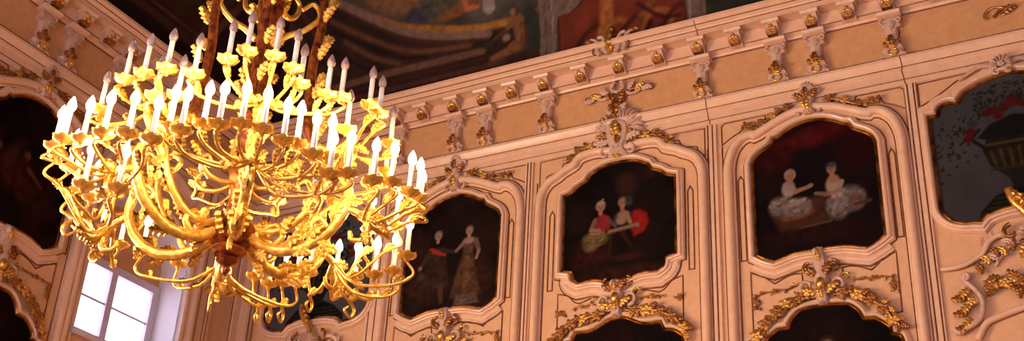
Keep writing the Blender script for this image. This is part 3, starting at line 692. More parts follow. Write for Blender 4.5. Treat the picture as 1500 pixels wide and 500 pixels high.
def art_children_red(u, v):
    a = Art(u, v, (.010,.006,.0045), .8, 4., (.018,.004,.003))
    a.ell(-.35,7.5,.25,.2,(.045,.01,.007),.9,0,.7); a.ell(.3,8.45,.3,.08,(.035,.012,.008),.9,0,.7); a.ell(.1,7.2,.55,.09,(.045,.014,.008),.8,0,.7); a.ell(.1,8.35,.12,.15,(.05,.02,.012),.9)
    a.poly([(.18,7.98),(.27,7.985),(.36,7.92),(.385,7.80),(.33,7.70),(.2,7.65),(.16,7.75)], (.38,.018,.014), .04, .35)
    a.ell(.05,7.92,.10,.09,(.16,.09,.055),.5,0,.5); a.ell(.06,7.955,.07,.05,SK,.5); a.seg((.10,7.96),(.15,7.84),.028,.024,SK); a.ell(.03,7.88,.06,.05,(.40,.24,.16),.6)
    a.seg((-.12,7.755),(.24,7.79),.028,.028,(.34,.20,.09)); a.seg((-.12,7.735),(.22,7.765),.008,.008,(.09,.04,.02))
    a.ruffle(-.30,7.70,.16,.10,(.40,.26,.10),70,7); a.ell(-.36,7.63,.10,.09,(.22,.13,.05),.6,0,.8,30)
    a.poly([(-.31,7.97),(-.20,8.01),(-.12,7.96),(-.11,7.80),(-.20,7.77),(-.30,7.79)], (.34,.028,.026), .03, .35)
    a.seg((-.31,7.94),(-.36,7.82),.03,.03,(.24,.13,.10)); a.seg((-.36,7.82),(-.25,7.80),.026,.02,SK); a.seg((-.13,7.92),(-.04,7.82),.026,.02,(.13,.08,.07))
    a.head(-.24,8.11,.062,SK,HAIR,.2,(.45,.33,.24),(.42,.32,.24)); a.head(.045,8.115,.058,SK,(.20,.12,.08),.3); a.ell(.13,8.13,.05,.07,(.06,.05,.045),.7,0,.7)
    a.seg((.05,7.72),(.17,7.5),.03,.012,(.05,.015,.01)); a.seg((-.1,7.7),(-.12,7.42),.015,.012,(.05,.018,.01)); a.ell(.12,7.4,.2,.05,(.05,.014,.009),.7)
    return a.c
def art_pair(u, v):
    a = Art(u, v, (.016,.008,.006), .8, 4., (.03,.009,.006))
    a.ell(-.35,7.45,.3,.22,(.06,.022,.012),.8,0,.8); a.ell(-.55,7.9,.2,.3,(.035,.012,.008),.9,0,.7); a.ell(.35,7.4,.25,.25,(.05,.02,.011),.9,0,.7)
    a.poly([(-.33,7.95),(-.10,7.95),(-.07,7.7),(-.02,7.40),(-.4,7.38),(-.36,7.7)], (.055,.026,.017), .05, .7); a.seg((-.13,7.40),(-.11,7.2),.04,.03,(.11,.05,.028)); a.seg((-.28,7.40),(-.30,7.2),.04,.03,(.045,.02,.012))
    a.seg((-.31,7.93),(-.10,7.84),.04,.02,(.46,.045,.018)); a.seg((-.12,7.90),(.06,7.86),.035,.025,(.06,.028,.018)); a.ell(.07,7.865,.025,.02,SK,.5)
    a.seg((-.34,7.9),(-.44,7.72),.04,.03,(.07,.035,.022)); a.ell(-.46,7.70,.03,.03,(.34,.2,.13),.5); a.ell(-.44,7.58,.05,.06,(.10,.05,.03),.7)
    a.head(-.22,8.12,.058,(.46,.25,.17),(.24,.15,.10),.2)
    a.poly([(.17,7.80),(.31,7.80),(.36,7.6),(.47,7.22),(.02,7.22),(.10,7.6)], (.12,.052,.022), .04, .9, 24); a.poly([(.20,7.78),(.27,7.78),(.30,7.45),(.2,7.3)], (.19,.09,.04), .05, .8, 28)
    a.poly([(.16,7.99),(.34,7.99),(.31,7.80),(.18,7.80)], (.14,.07,.04), .03, .5); a.ell(.245,7.985,.085,.045,(.46,.27,.19),.5)
    a.seg((.35,7.97),(.40,7.82),.035,.03,(.20,.11,.07)); a.seg((.40,7.82),(.37,7.72),.022,.02,(.40,.22,.15)); a.seg((.16,7.95),(.07,7.87),.028,.02,(.32,.18,.12))
    a.head(.245,8.12,.056,(.50,.28,.2),(.22,.13,.09),-.3)
    a.poly([(.10,7.24),(.38,7.25),(.45,7.12),(.08,7.10)], (.17,.10,.07), .03, .8, 40)
    return a.c
def art_left(u, v):
    a = Art(u, v, (.010,.004,.003), .9, 4., (.030,.006,.003))
    a.ell(-.15,7.95,.10,.2,(.05,.015,.008),.8,-.4,.7); a.head(.02,8.0,.055,(.16,.065,.035),(.05,.02,.01),.3); a.seg((0,7.88),(.1,7.6),.09,.16,(.055,.010,.006),.05,.6)
    a.ell(-.2,7.75,.1,.22,(.07,.015,.008),.8,.3,.7); a.seg((.08,7.86),(.3,7.72),.03,.02,(.14,.05,.025)); a.ell(.35,7.5,.2,.2,(.035,.010,.005),.9,0,.7); a.head(-.38,7.95,.055,(.14,.055,.03),(.04,.015,.01),.2)
    a.ell(.3,8.35,.3,.12,(.022,.007,.005),.9,0,.6)
    return a.c
def art_dark(u, v):
    a = Art(u, v, (.008,.0045,.004), .6, 4.)
    a.ell(.0,5.9,.35,.5,(.02,.006,.005),.9,0,.6); a.head(.0,6.0,.09,(.2,.11,.075),(.04,.025,.018),.2); a.poly([(-.3,5.0),(-.25,5.6),(-.1,5.85),(.1,5.85),(.25,5.6),(.3,5.0)], (.05,.01,.012), .06, .6)
    return a.c
def art_vase(seed, dark):
    rs = random.Random(seed)
    def f(u, v):
        k = 1.0 if not dark else .62
        a = Art(u, v, (.125*k,.112*k,.110*k), .3, 2.5)
        ink = (.012,.011,.010)
        a.poly([(-.52,7.0),(-.46,7.25),(-.30,7.40),(-.12,7.48),(.12,7.48),(.30,7.40),(.46,7.25),(.52,7.0)], ink, .02, .6)
        for i in range(4): a.seg((-.44+.05*i,7.22+.05*i),(.44-.05*i,7.22+.05*i),.006,.006,(.06,.045,.018))
        a.poly([(-.10,7.45),(.10,7.45),(.14,7.58),(.30,7.75),(.36,7.95),(.30,8.08),(-.30,8.08),(-.36,7.95),(-.30,7.75),(-.14,7.58)], (.020,.017,.012), .015, .5)
        for i in range(7): a.seg((-.24+.08*i,7.72),(-.28+.093*i,7.92),.014,.018,(.075,.042,.010),.015,.6)
        a.seg((-.33,8.0),(.33,8.0),.016,.016,(.085,.05,.013)); a.seg((-.3,7.70),(.3,7.70),.012,.012,(.05,.03,.01))
        for s_ in (-1, 1): a.seg((s_*.34,7.98),(s_*.46,8.1),.02,.02,ink); a.seg((s_*.46,8.1),(s_*.36,8.2),.02,.015,ink)
        a.poly([(-.40,8.10),(-.25,8.24),(0,8.32),(.25,8.24),(.40,8.10),(.30,8.06),(-.3,8.06)], ink, .02, .4)
        for i in range(280):
            t = rs.uniform(-1, 1); w = rs.uniform(0, 1)
            uu = t*.80; vv = 8.52-.35*t*t+rs.uniform(-.12, .2)-(.45*w if abs(t) > .5 else 0)
            a.ell(uu, vv, rs.uniform(.010,.026), rs.uniform(.008,.016), (.020,.021,.016), .6, rs.uniform(0,3))
        pal = [(.24,.040,.030),(.27,.06,.04),(.24,.13,.10),(.17,.025,.02),(.28,.18,.14),(.07,.08,.11)]
        pts = [(-.26,8.386),(-.2,8.40),(-.095,8.41),(-.03,8.44),(.05,8.45),(.12,8.42),(.2,8.40),(.28,8.36),(-.45,8.19),(-.48,8.11),(.45,8.2),(.5,8.1),(0,8.5),(-.42,8.28),(-.15,8.33)]
        for i, (pu, pv) in enumerate(pts):
            c = pal[(i*5+seed) % 5] if (pu, pv) != (-.42,8.28) else pal[5]
            for q in range(5):
                a.ell(pu+.028*math.cos(q*1.26+i), pv+.024*math.sin(q*1.26+i), .03, .026, tuple(x*rs.uniform(.6,1.1)*(k if dark else 1) for x in c), .5)
            a.ell(pu, pv, .014, .012, tuple(x*.5 for x in c), .6)
        return a.c
    return f

# --- portraits of the long wall and of the end wall
BAYS = [('R', -7.61, OUT1, HEAD3, PAN3, LOW3, ARCH3, 1.06, (.81,), art_pair, 'Dark oval-topped portrait of a couple hand in hand, beside the chandelier'),
        ('R', -5.29, OUT2, HEAD2, PAN2, LOW2, ARCH2, 1.13, (.87,), art_children_red, 'Dark portrait of two children, one in a red bodice, with a billowing red drape'),
        ('R', -2.92, OUT3, HEAD3, PAN3, LOW3, ARCH3, 1.06, (.82,), art_children_stool, 'Dark portrait of two small children in pale gowns beside a stool'),
        ('L', 8.03, OUT3, HEAD3, PAN3, LOW3, [(x, z-.06) for x, z in ARCH3], 1.06, (.81,), art_left, 'Murky portrait on the window wall, left of the arched window')]
LOWLAB = [None, 'Black arched picture below the red-bodice children', 'Black arched picture below the children with the stool', 'Black arched picture at the lower left corner']
for i, (wall, u, o_, hd, pn, lw, ar, w, sd, art, lab) in enumerate(BAYS):
    picture(lab, wall, u, o_, art); bay(wall, u, o_, hd, pn, lw, ar, w, sd)
    if LOWLAB[i]:
        half = [(0, 4.9)]+[(x, z) for x, z in ar[::-1]]
        picture(LOWLAB[i], wall, u, half, (lambda dz: (lambda a, v: art_dark(a, v-dz)))(.2 if i == 1 else 0))
# --- the two overdoor flower pieces
VB = [(-9.69, art_vase(3, False), 'Grey overdoor picture of a flower urn in the dim corner behind the chandelier'),
      (-.785, art_vase(8, True), 'Grey overdoor picture of a flower urn with red blossoms at the right end')]
for u, art, lab in VB:
    picture(lab, 'R', u, OUTV, art)
    o = mirror(OUTV); b = MB(); b.sweep(o, [(x*1.1, d) for x, d in INNER], True); trim(b, 'mould', 32, 'R', u)
    # hood over the picture, beads at the sides
    hood = runs(G((0,8.90),(.12,8.895),(.30,8.85),(.50,8.75),(.57,8.68)), G((.57,8.68),(.66,8.70),(.78,8.665),(.83,8.60)), G((.83,8.60),(.96,8.585)))
    b = MB(); b.sweep(hpath(hood), SMALL, False, -1); trim(b, 'mould', 40, 'R', u)
    p = runs(G((.93,8.62),(.93,8.915)), G((.93,8.915),(.40,8.925)), G((.40,8.925),(.56,8.83),(.70,8.74),(.93,8.62)))
    bead([(p, True), (mir(p)[::-1], True)], 'R', u)

# pilaster strips between the bays (X of each moulding read along the long wall)
b = MB()
for x0, x1, d in ((-8.86,-8.64,.03), (-6.60,-6.47,.03), (-4.16,-4.03,.03), (-1.86,-1.72,.03), (-11.0,-10.84,.035), (.12,.3,.03)):
    b.prism([(x0,0),(x0+.012,d),(x1-.012,d),(x1,0)], 4.9, 8.94, lambda u, d_, a: (u, YR-d_, a))
trim(b, 'mould', 20)
b = MB()
for x in (-10.80,-10.73,-8.80,-8.70,-6.557,-6.51,-4.141,-4.085,-1.82,-1.755):
    b.sweep([(x, 4.9), (x, 8.93)], [(o_, d+.028) for o_, d in BEAD])
o = trim(b, 'line', 50); o.location = (0, YR, 0)
b = MB()
for x0, x1, d in ((11.10,11.42,.045), (11.84,12.0,.03)):
    b.prism([(x0,0),(x0+.015,d),(x1-.015,d),(x1,0)], 4.9, 8.94, lambda u, d_, a: (EX+d_, u, a))
trim(b, 'mould', 20)
b = MB()
for x, d in ((11.16,.04),(11.29,.04),(11.35,.04),(11.84,.0),(11.06,0)):
    b.sweep([(x, 4.9), (x, 8.93)], [(o_, dd+d) for o_, dd in BEAD])
o = trim(b, 'line', 50); on(o, 'L', 0)
# moulding round the window head and architrave beads beside the opening
b = MB(); b.sweep(hpath(HEAD3[:-1]+[(.985,4.9)]), TORUS, False, -1); trim(b, 'mould', 60, 'L', WC)
b = MB(); b.sweep([(x-WC, z) for x, z in [(WC+WH,4.9)]+arc+[(WC-WH,4.9)]], [(0,0),(0,.03),(.03,.045),(.05,.03),(.06,.03),(.065,0)], False); trim(b, 'mould', 40, 'L', WC)
bead([(PAN3, True), (mir(PAN3)[::-1], True)], 'L', WC)

# ------------------------------------------------------------------ window_1: sill, casements, glass, blind lunette
xg = EX-RD+.05
b = MB(); fw = .055
z0, zt, z1 = WB+.16, 7.45, 8.25; y0, y1 = WC-.74, WC+.74
for a0, a1 in ((y0-.06,y0+fw), (WC-.05,WC+.05), (y1-fw,y1+.06)): b.box(xg-.03, xg+.03, a0, a1, z0, zt)
for a0, a1 in ((z0-.03,z0+fw), (zt-.05,zt+.05)): b.box(xg-.035, xg+.035, y0-.06, y1+.06, a0, a1)
for a0, a1 in ((y0+fw,WC-.05), (WC+.05,y1-fw)):
    b.box(xg-.012, xg+.012, a0, a1, 6.955, 6.98)
win = struct(b.build('window_1', M['wood']))
b = MB(); b.box(xg-.004, xg+.004, y0, y1, z0, zt); g = b.build('glass', M['glass'], win); struct(g)
b = MB(); P = [(WC+.86, zt+.03)]+[(WC+(y-WC)*1.02, z) for y, z in arc]+[(WC-.86, zt+.03)]
b.prism(P, xg-.05, xg-.02, lambda y, z, a: (a, y, z)); struct(b.build('lunette_panel', M['field'], win))
b = MB(); b.prism([(-.5,WB+.13),(-.5,WB-.06),(.07,WB-.06),(.09,WB-.02),(.09,WB+.005),(.0,WB+.02)], WC-WH-.05, WC+WH+.05, lambda d, z, a: (EX+d, a, z)); struct(b.build('window_sill', M['wood'], win, 25))

# ------------------------------------------------------------------ cartouches and garlands
def crest(label, wall, u, z0, z1, big=1.0):
    """strap keystone that climbs from the picture frame to the entablature"""
    t = wthing('cartouche', label, 'ornament', wall, u, z0, 'stucco crests over the portraits'); H = z1-z0
    half = runs(G((0,0),(.05,0),(.075,.03)), G((.075,.03),(.06,.12),(.085,.22),(.06,H-.18)), G((.06,H-.18),(.115,H-.15),(.10,H-.06),(.05,H)), G((.05,H),(0,H+.01)))
    relief(t, half, .11, .02, 'stucco', 'keystone')
    for s_ in (-1, 1):
        cscroll(t, s_*.12, H-.12, .055, PI, PI-s_*4.8 if s_ > 0 else 4.8, .02, 'stucco', .09)
        cscroll(t, s_*.10, .10, .06, -PI/2, -PI/2+s_*4.5, .02, 'stucco', .07)
        leaf(t, s_*.03, H*.5, PI/2-s_*.8, .15, 'bronze', .09)
    leaf(t, 0, .06, PI/2, .17, 'gold', .10); leaf(t, 0, H-.20, PI/2, .15, 'bronze', .10); shell(t, 0, H-.06, .085, .2, PI-.2, 5, 'stucco', .06); flower(t, 0, .03, .035, 'gold', .11)
    return t
crest('Strap-like stucco crest over the couple portrait, beside the bright candles', 'R', -7.61, 8.70, 9.22)
crest('Strap-like stucco crest over the portrait of the stool children', 'R', -2.92, 8.76, 9.18)
crest('Dim stucco crest over the portrait on the window wall', 'L', 8.03, 8.76, 9.2)
GT = [(.17,8.955),(.27,8.925),(.40,8.87),(.52,8.80),(.65,8.79),(.79,8.80)]
for wall, u, who in (('R',-7.61,'couple portrait beside the chandelier'), ('R',-2.92,'portrait of the stool children'), ('L',8.03,'portrait on the window wall')):
    for s_, w in ((-1,'left'), (1,'right')):
        garland('Brown gilt flower garland sloping down to the %s over the %s' % (w, who), wall, u, [(s_*x, z) for x, z in GT], .018, 'bronze', .115, 'flower garlands over the portraits', 4, 'garland')
for s_, w in ((-1,'left'), (1,'right')):
    garland('Brown gilt garland running %s from the great shell cartouche' % w, 'R', -5.29, [(s_*x, z) for x, z in ((.14,8.93),(.26,8.955),(.40,8.95),(.53,8.93),(.62,8.86),(.70,8.80))], .02, 'bronze', .125, 'flower garlands over the portraits', 4)
# the great cartouche over the middle portrait
t = wthing('cartouche', 'Great shell cartouche with scrolled wings between middle portrait and cornice', 'ornament', 'R', -5.29, 8.72)
relief(t, runs(G((0,.0),(.07,.0),(.13,.04)), G((.13,.04),(.10,.12),(.13,.22),(.16,.32)), G((.16,.32),(.15,.45),(.10,.53),(0,.56))), .12, .03, 'stucco', 'shield')
b = MB(); b.blob((0,-.115,.36), (.085,.035,.12), 12, 8); b.build('boss', M['gold'], t, 60)
shell(t, .06, .40, .30, -.35, 1.75, 8, 'stucco', .05, 'shell', .10); shell(t, -.08, .40, .24, 1.75, 3.5, 6, 'stucco', .05, 'shell', .09)
for s_ in (-1, 1):
    for i in range(4): leaf(t, s_*.12, .24+.09*i, (0 if s_ > 0 else PI)+s_*(.1+.22*i), .20-.02*i, 'bronze' if i % 2 else 'stucco', .07)
    cscroll(t, s_*.16, .08, .08, PI/2, PI/2-s_*4.6, .026, 'stucco', .08); cscroll(t, s_*.24, .45, .075, -PI/2, -PI/2+s_*4.8, .022, 'stucco', .07)
    scroll(t, [(s_*.05,.80),(s_*.12,.92),(s_*.26,.96),(s_*.38,.92),(s_*.45,.90),(s_*.44,.96),(s_*.40,.95)], .028, .012, 'bronze', .06, 'wing')
    scroll(t, [(s_*.06,.98),(s_*.13,.90),(s_*.22,.88),(s_*.30,.92),(s_*.27,.98),(s_*.22,.96)], .024, .012, 'stucco', .07, 'wing')
    for i in range(3): leaf(t, s_*(.14+.09*i), .94-.015*i, (0 if s_ > 0 else PI)+s_*(.9-.5*i), .15, 'gold' if i == 1 else 'stucco', .06)
    leaf(t, s_*.02, .78, PI/2-s_*.5, .18, 'bronze', .08); leaf(t, s_*.02, .62, PI/2-s_*.8, .16, 'stucco', .08)
leaf(t, 0, .56, PI/2, .28, 'bronze', .07); leaf(t, 0, .30, PI/2, .2, 'gold', .12); leaf(t, 0, .30, -PI/2, .14, 'bronze', .12); flower(t, 0, .02, .05, 'gold', .12); flower(t, 0, .12, .04, 'bronze', .12)
scroll(t, spiral(0, 1.02, .085, .075, -PI/2-2.6, PI/2+2.6-PI, 16), .024, .024, 'stucco', .08, 'loop', 1)
for s_ in (-1, 1): cscroll(t, s_*.05, .98, .05, PI/2, PI/2-s_*4, .016, 'stucco', .1)
t = wthing('cartouche', 'Small gilded curl on the frieze at the far right edge', 'ornament', 'R', -.74, 9.50)
scroll(t, [(-.16,.02),(-.17,.09),(-.11,.15),(-.02,.15),(.05,.11)], .02, .013, 'gold', .05); scroll(t, [(-.08,.03),(-.02,.10),(.08,.12)], .018, .012, 'bronze', .05); leaf(t, 0, .05, .3, .18, 'bronze', .03)
# crest that breaks the cornice above it
t = wthing('cornice_crest', 'Scrolled crest with a gilded centre breaking the top edge of the cornice', 'ornament', 'R', -5.25, 10.06, None, .30)
leaf(t, -.01, .02, PI/2, .34, 'gold', .06, .6); b = MB(); b.blob((0,-.09,.34), (.05,.05,.05), 10, 6); b.build('bud', M['bronze'], t, 60)
for s_ in (-1, 1):
    scroll(t, [(s_*.05,.0),(s_*.10,.08),(s_*.09,.18),(s_*.13,.26),(s_*.19,.27)], .034, .024, 'stucco', .08, 'scroll'); scroll(t, [(s_*.15,.0),(s_*.19,.06),(s_*.18,.15),(s_*.22,.23),(s_*.29,.26)], .032, .02, 'stucco', .09, 'scroll')
    scroll(t, [(s_*.215,.0),(s_*.25,.05),(s_*.235,.13),(s_*.27,.22),(s_*.33,.25)], .012, .012, 'bronze', .10, 'fillet'); leaf(t, s_*.26, .26, (0 if s_ > 0 else PI), .12, 'bronze', .06)

def under(label, wall, u, zb, zt, who):
    """carved keystone below the picture, garlands along the lower arch, sprigs in the corner panels"""
    t = wthing('cartouche', label, 'ornament', wall, u, zb, 'carved keystones under the portraits'); H = zt-zb
    relief(t, runs(G((0,-.02),(.055,-.01),(.07,.05)), G((.07,.05),(.05,.14),(.08,.25),(.06,.36)), G((.06,.36),(.075,.42),(.05,H),(0,H+.02))), .11, .02, 'stucco', 'keystone')
    b = MB(); b.blob((0,-.12,.20), (.05,.045,.07), 10, 7); b.build('boss', M['gold'], t, 60)
    b = MB(); b.blob((-.03,-.10,H-.06), (.045,.05,.06), 10, 7); b.build('bud', M['stucco'], t, 60)
    for s_ in (-1, 1):
        cscroll(t, s_*.15, .20, .10, -PI/2, -PI/2+s_*4.9, .026, 'stucco', .07); cscroll(t, s_*.13, .40, .075, PI/2, PI/2-s_*4.6, .02, 'bronze', .06); cscroll(t, s_*.26, .27, .055, PI, PI-s_*4.6 if s_ > 0 else 4.6, .016, 'gold', .05)
        leaf(t, s_*.05, .10, (0 if s_ > 0 else PI)+s_*.5, .17, 'gold', .08); leaf(t, s_*.04, .30, PI/2-s_*.7, .16, 'bronze', .09)
    leaf(t, 0, H-.16, PI/2, .15, 'gold', .11, .8); leaf(t, .0, .04, PI/2, .12, 'gold', .11); shell(t, -.10, .06, .11, .3, PI-.2, 5, 'stucco', .05)
    return t
A3 = [(.13,6.54),(.27,6.56),(.40,6.50),(.50,6.42),(.60,6.35),(.68,6.24),(.76,6.12)]
A2 = [(.13,6.70),(.28,6.68),(.45,6.66),(.58,6.61),(.70,6.54),(.80,6.43),(.86,6.34)]
S3 = [(.28,6.74),(.38,6.70),(.46,6.705),(.54,6.69),(.62,6.70),(.70,6.68),(.76,6.69)]
S2 = [(.28,6.84),(.36,6.86),(.44,6.84),(.52,6.85),(.58,6.82)]
DR3 = [(.73,6.69),(.735,6.62),(.73,6.52)]; DR2 = [(.80,6.84),(.77,6.80),(.70,6.79)]
for wall, u, zb, zt, who, A, S, DR in (('R',-7.61,6.50,7.07,'couple portrait',A3,S3,DR3), ('R',-5.29,6.66,7.10,'red-bodice children',A2,S2,DR2), ('R',-2.92,6.48,7.10,'stool children',A3,S3,DR3), ('L',8.03,6.42,7.08,'window wall portrait',[(x,z-.06) for x, z in A3],S3,DR3)):
    under('Carved and gilded keystone under the frame of the %s' % who, wall, u, zb, zt, who)
    for s_, w in ((-1,'left'), (1,'right')):
        m = lambda P: [(s_*x, z) for x, z in P]
        garland('Golden leaf garland along the %s side of the arch below the %s' % (w, who), wall, u, m(A), .022, 'bronze', .135, 'gilded garlands on the lower arches', 5, 'garland', .09, .05)
        garland('Thin gilded tendril in the %s panel below the %s' % (w, who), wall, u, m(S), .010, 'bronze', .07, 'gilded tendrils', 1, 'tendril', .03, .10)
        garland('Small gilded sprig at the %s corner of the panel below the %s' % (w, who), wall, u, m(DR), .011, 'bronze', .085, 'gilded tendrils', 1, 'sprig', .03, .05)
# overdoor ornaments of the two flower pieces
for u, who in ((-9.69, 'urn picture in the dim corner'), (-.785, 'urn picture at the right end')):
    t = wthing('cartouche', 'Shell and scroll crest at the top of the %s' % who, 'ornament', 'R', u-.04, 8.80)
    shell(t, 0, .10, .12, -.3, PI+.3, 7, 'stucco', .06, 'shell', .10)
    for s_ in (-1, 1):
        cscroll(t, s_*.05, .03, .06, PI/2, PI/2-s_*4.6, .022, 'stucco', .08); scroll(t, [(s_*.09,.12),(s_*.2,.15),(s_*.32,.10),(s_*.45,.03)], .03, .014, 'stucco', .05, 'wing')
    flower(t, .07, .02, .03, 'gold', .1); flower(t, .0, .08, .035, 'stucco', .14)
    t = wthing('overdoor_ornament', 'Rich gilded scrollwork with leaf clusters below the %s' % who, 'ornament', 'R', u, 6.0)
    for s_ in (-1, 1):
        scroll(t, [(s_*.92,.67),(s_*.82,.665),(s_*.70,.68),(s_*.60,.72),(s_*.50,.78),(s_*.42,.90),(s_*.32,.95),(s_*.22,.93)], .026, .032, 'mould', .05, 'swan_neck')
        for i in range(3): leaf(t, s_*(.50-.10*i), .86+.07*i-.02*i*i, PI/2+s_*.3, .09, 'stucco', .06, .8, 'spur')
        for i in range(7): leaf(t, s_*(.58-.055*i), .70+.035*i+(.02 if i % 2 else -.02), -PI/2-s_*.35+.3*(i % 3), .14, ('bronze','gold','stucco')[i % 3], .04)
        scroll(t, [(s_*.70,.50),(s_*.66,.55),(s_*.69,.58),(s_*.71,.52),(s_*.63,.42),(s_*.57,.31),(s_*.57,.18),(s_*.62,.08),(s_*.72,.02),(s_*.82,-.03),(s_*.86,.02)], .026, .03, 'stucco', .06, 'scroll')
        for i in range(6): leaf(t, s_*(.68+.03*(i % 2)), .42-.08*i, (PI if s_ > 0 else 0)+s_*(2.6+.5*(i % 2)), .15, ('gold','bronze')[i % 2], .05)
        for i in range(9): leaf(t, s_*(.14+.045*i), .42+.05*math.sin(i*1.9), i*2.4, .15, ('gold','bronze','bronze')[i % 3], .05)
        for i in range(3): flower(t, s_*(.18+.15*i), .43, .055, 'gold' if i % 2 else 'bronze', .08)
        flower(t, s_*.66, .27, .045, 'gold', .1)
    scroll(t, [(-.66,-.12),(-.56,.04),(-.42,.10),(-.2,.16),(0,.18),(.2,.16),(.42,.10),(.56,.04),(.66,-.12)], .035, .035, 'mould', .04, 'arch_moulding')
    scroll(t, [(-.40,.63),(-.32,.74),(-.2,.84),(0,.88),(.2,.84),(.32,.74),(.40,.63)], .016, .016, 'mould', .03, 'rib')
    scroll(t, [(-.16,1.42),(-.13,1.28),(-.05,1.16),(.02,1.06),(.06,.96)], .05, .035, 'gold', .09, 'strap'); leaf(t, -.14, 1.38, -PI/3, .3, 'gold', .12, .5)
    shell(t, .0, .86, .17, -.1, PI+.1, 9, 'stucco', .06, 'shell', .11)
    for s_ in (-1, 1): cscroll(t, s_*.20, .95, .09, PI/2, PI/2-s_*4.8, .026, 'bronze', .08); leaf(t, s_*.06, .80, -PI/2+s_*.6, .18, 'gold', .1)

# ------------------------------------------------------------------ the chandelier
CZ = 4.45
ch = empty('chandelier', 'Huge gilded chandelier blazing with rings of lit candle bulbs', 'chandelier', (CX, CY, CZ))
b = MB(); b.lathe([(.008,-.12),(.022,-.105),(.026,-.085),(.012,-.065),(.05,-.05),(.07,-.03),(.05,-.01),(.04,.0)], 20); b.build('finial', M['shaft'], ch)
b = MB(); b.lathe([(.04,-.005),(.085,.005),(.105,.03),(.095,.05),(.07,.06),(.095,.075),(.145,.11),(.165,.16),(.15,.19),(.12,.21),(.085,.235)], 24); b.build('hub', M['shaft'], ch)
b = MB(); b.lathe([(.06,.20),(.075,.26),(.055,.32),(.05,.42),(.07,.50),(.085,.58),(.06,.66),(.05,.72),(.075,.80),(.09,.92),(.07,1.02),(.05,1.10),(.06,1.2),(.085,1.30),(.07,1.42),(.05,1.5),(.06,1.62),(.085,1.75),(.09,1.9),(.06,2.0),(.05,2.15),(.07,2.3),(.03,2.45)], 20); b.build('shaft', M['shaft'], ch)
b = MB(); b.tube([(0,0,2.4),(0,0,8.68)], .022, 10); b.build('rod', M['shaft'], ch)
def rz(r, z, sd=0.0, a=0.0):
    return (r*math.cos(a)-sd*math.sin(a), r*math.sin(a)+sd*math.cos(a), z)
def arm_tube(name, pts, r0, r1, mat, parent, seg=9):
    P = cr(pts, 6); k = len(P); b = MB(); b.tube(P, [r0+(r1-r0)*i/(k-1) for i in range(k)], seg); return b.build(name, M[mat], parent, 60)
def ch_leaf():
    me = leaf_mesh(); me.materials.append(M['lustre']); return me
CLEAF = ch_leaf()
def cleaf(parent, p, direction, L, name='leaf'):
    o = link(name, CLEAF, None, parent); o.location = p; v = Vector(direction)
    o.rotation_mode = 'QUATERNION'; o.rotation_quaternion = v.to_track_quat('X', 'Z'); o.scale = (L*.85, L*.8, L*.8); return o
arm_me = None
for kk in range(6):
    a = math.radians(-103+60*kk)
    if arm_me is None:
        mk = lambda nm, pts, r0, r1, pr: arm_tube(nm, pts, r0, r1, 'lustre', pr)
        A0 = mk('main_arm', [rz(r, z) for r, z in ((.12,.12),(.22,.05),(.36,.02),(.50,.05),(.63,.15),(.71,.30),(.70,.44),(.62,.50),(.56,.44),(.60,.38))], .038, .027, ch)
        mk('upper_scroll', [rz(r, z) for r, z in ((.10,.20),(.20,.15),(.32,.16),(.43,.24),(.52,.38),(.56,.52),(.57,.64),(.50,.72),(.43,.67),(.46,.61))], .028, .017, A0)
        mk('riser', [rz(r, z) for r, z in ((.70,.30),(.80,.24),(.86,.16),(.84,.08),(.77,.08),(.75,.13))], .024, .014, A0)
        mk('riser', [rz(r, z) for r, z in ((.58,.48),(.66,.56),(.72,.66),(.66,.74),(.60,.70))], .022, .014, A0)
        mk('curl', [rz(r, z) for r, z in ((.27,.04),(.33,.12),(.28,.19),(.21,.16),(.25,.11))], .022, .014, A0)
        mk('inner_scroll', [rz(r, z) for r, z in ((.05,.48),(.14,.45),(.24,.46),(.30,.53),(.26,.58),(.22,.54))], .017, .010, A0)
        for r, z, dr, dz, L in ((.36,.03,.9,.3,.17),(.50,.07,.8,.55,.18),(.64,.2,.5,.9,.2),(.70,.40,-.1,1,.2),(.46,.25,.6,.8,.18),(.57,.48,.1,1,.2),(.24,.14,-.4,.8,.14),(.62,.52,-.6,.5,.16),(.42,.0,.9,-.2,.15),(.56,.10,.3,-.8,.13),(.33,.12,.6,.8,.16),(.50,.30,.3,1,.17),(.68,.30,.9,.1,.16),(.60,.60,.4,.9,.15),(.84,.12,.4,-.9,.13),(.18,.03,.5,-.7,.13),(.80,.22,.9,.2,.15),(.5,.72,-.8,.2,.15),(.30,.56,.7,.5,.13)):
            cleaf(A0, rz(r, z), (dr, random.uniform(-.3,.3), dz), L)
        AC = list(A0.children); arm_me = A0
        A0.rotation_euler = (0, 0, a)
    else:
        c = copy_tree(A0, ch); c.rotation_euler = (0, 0, a)
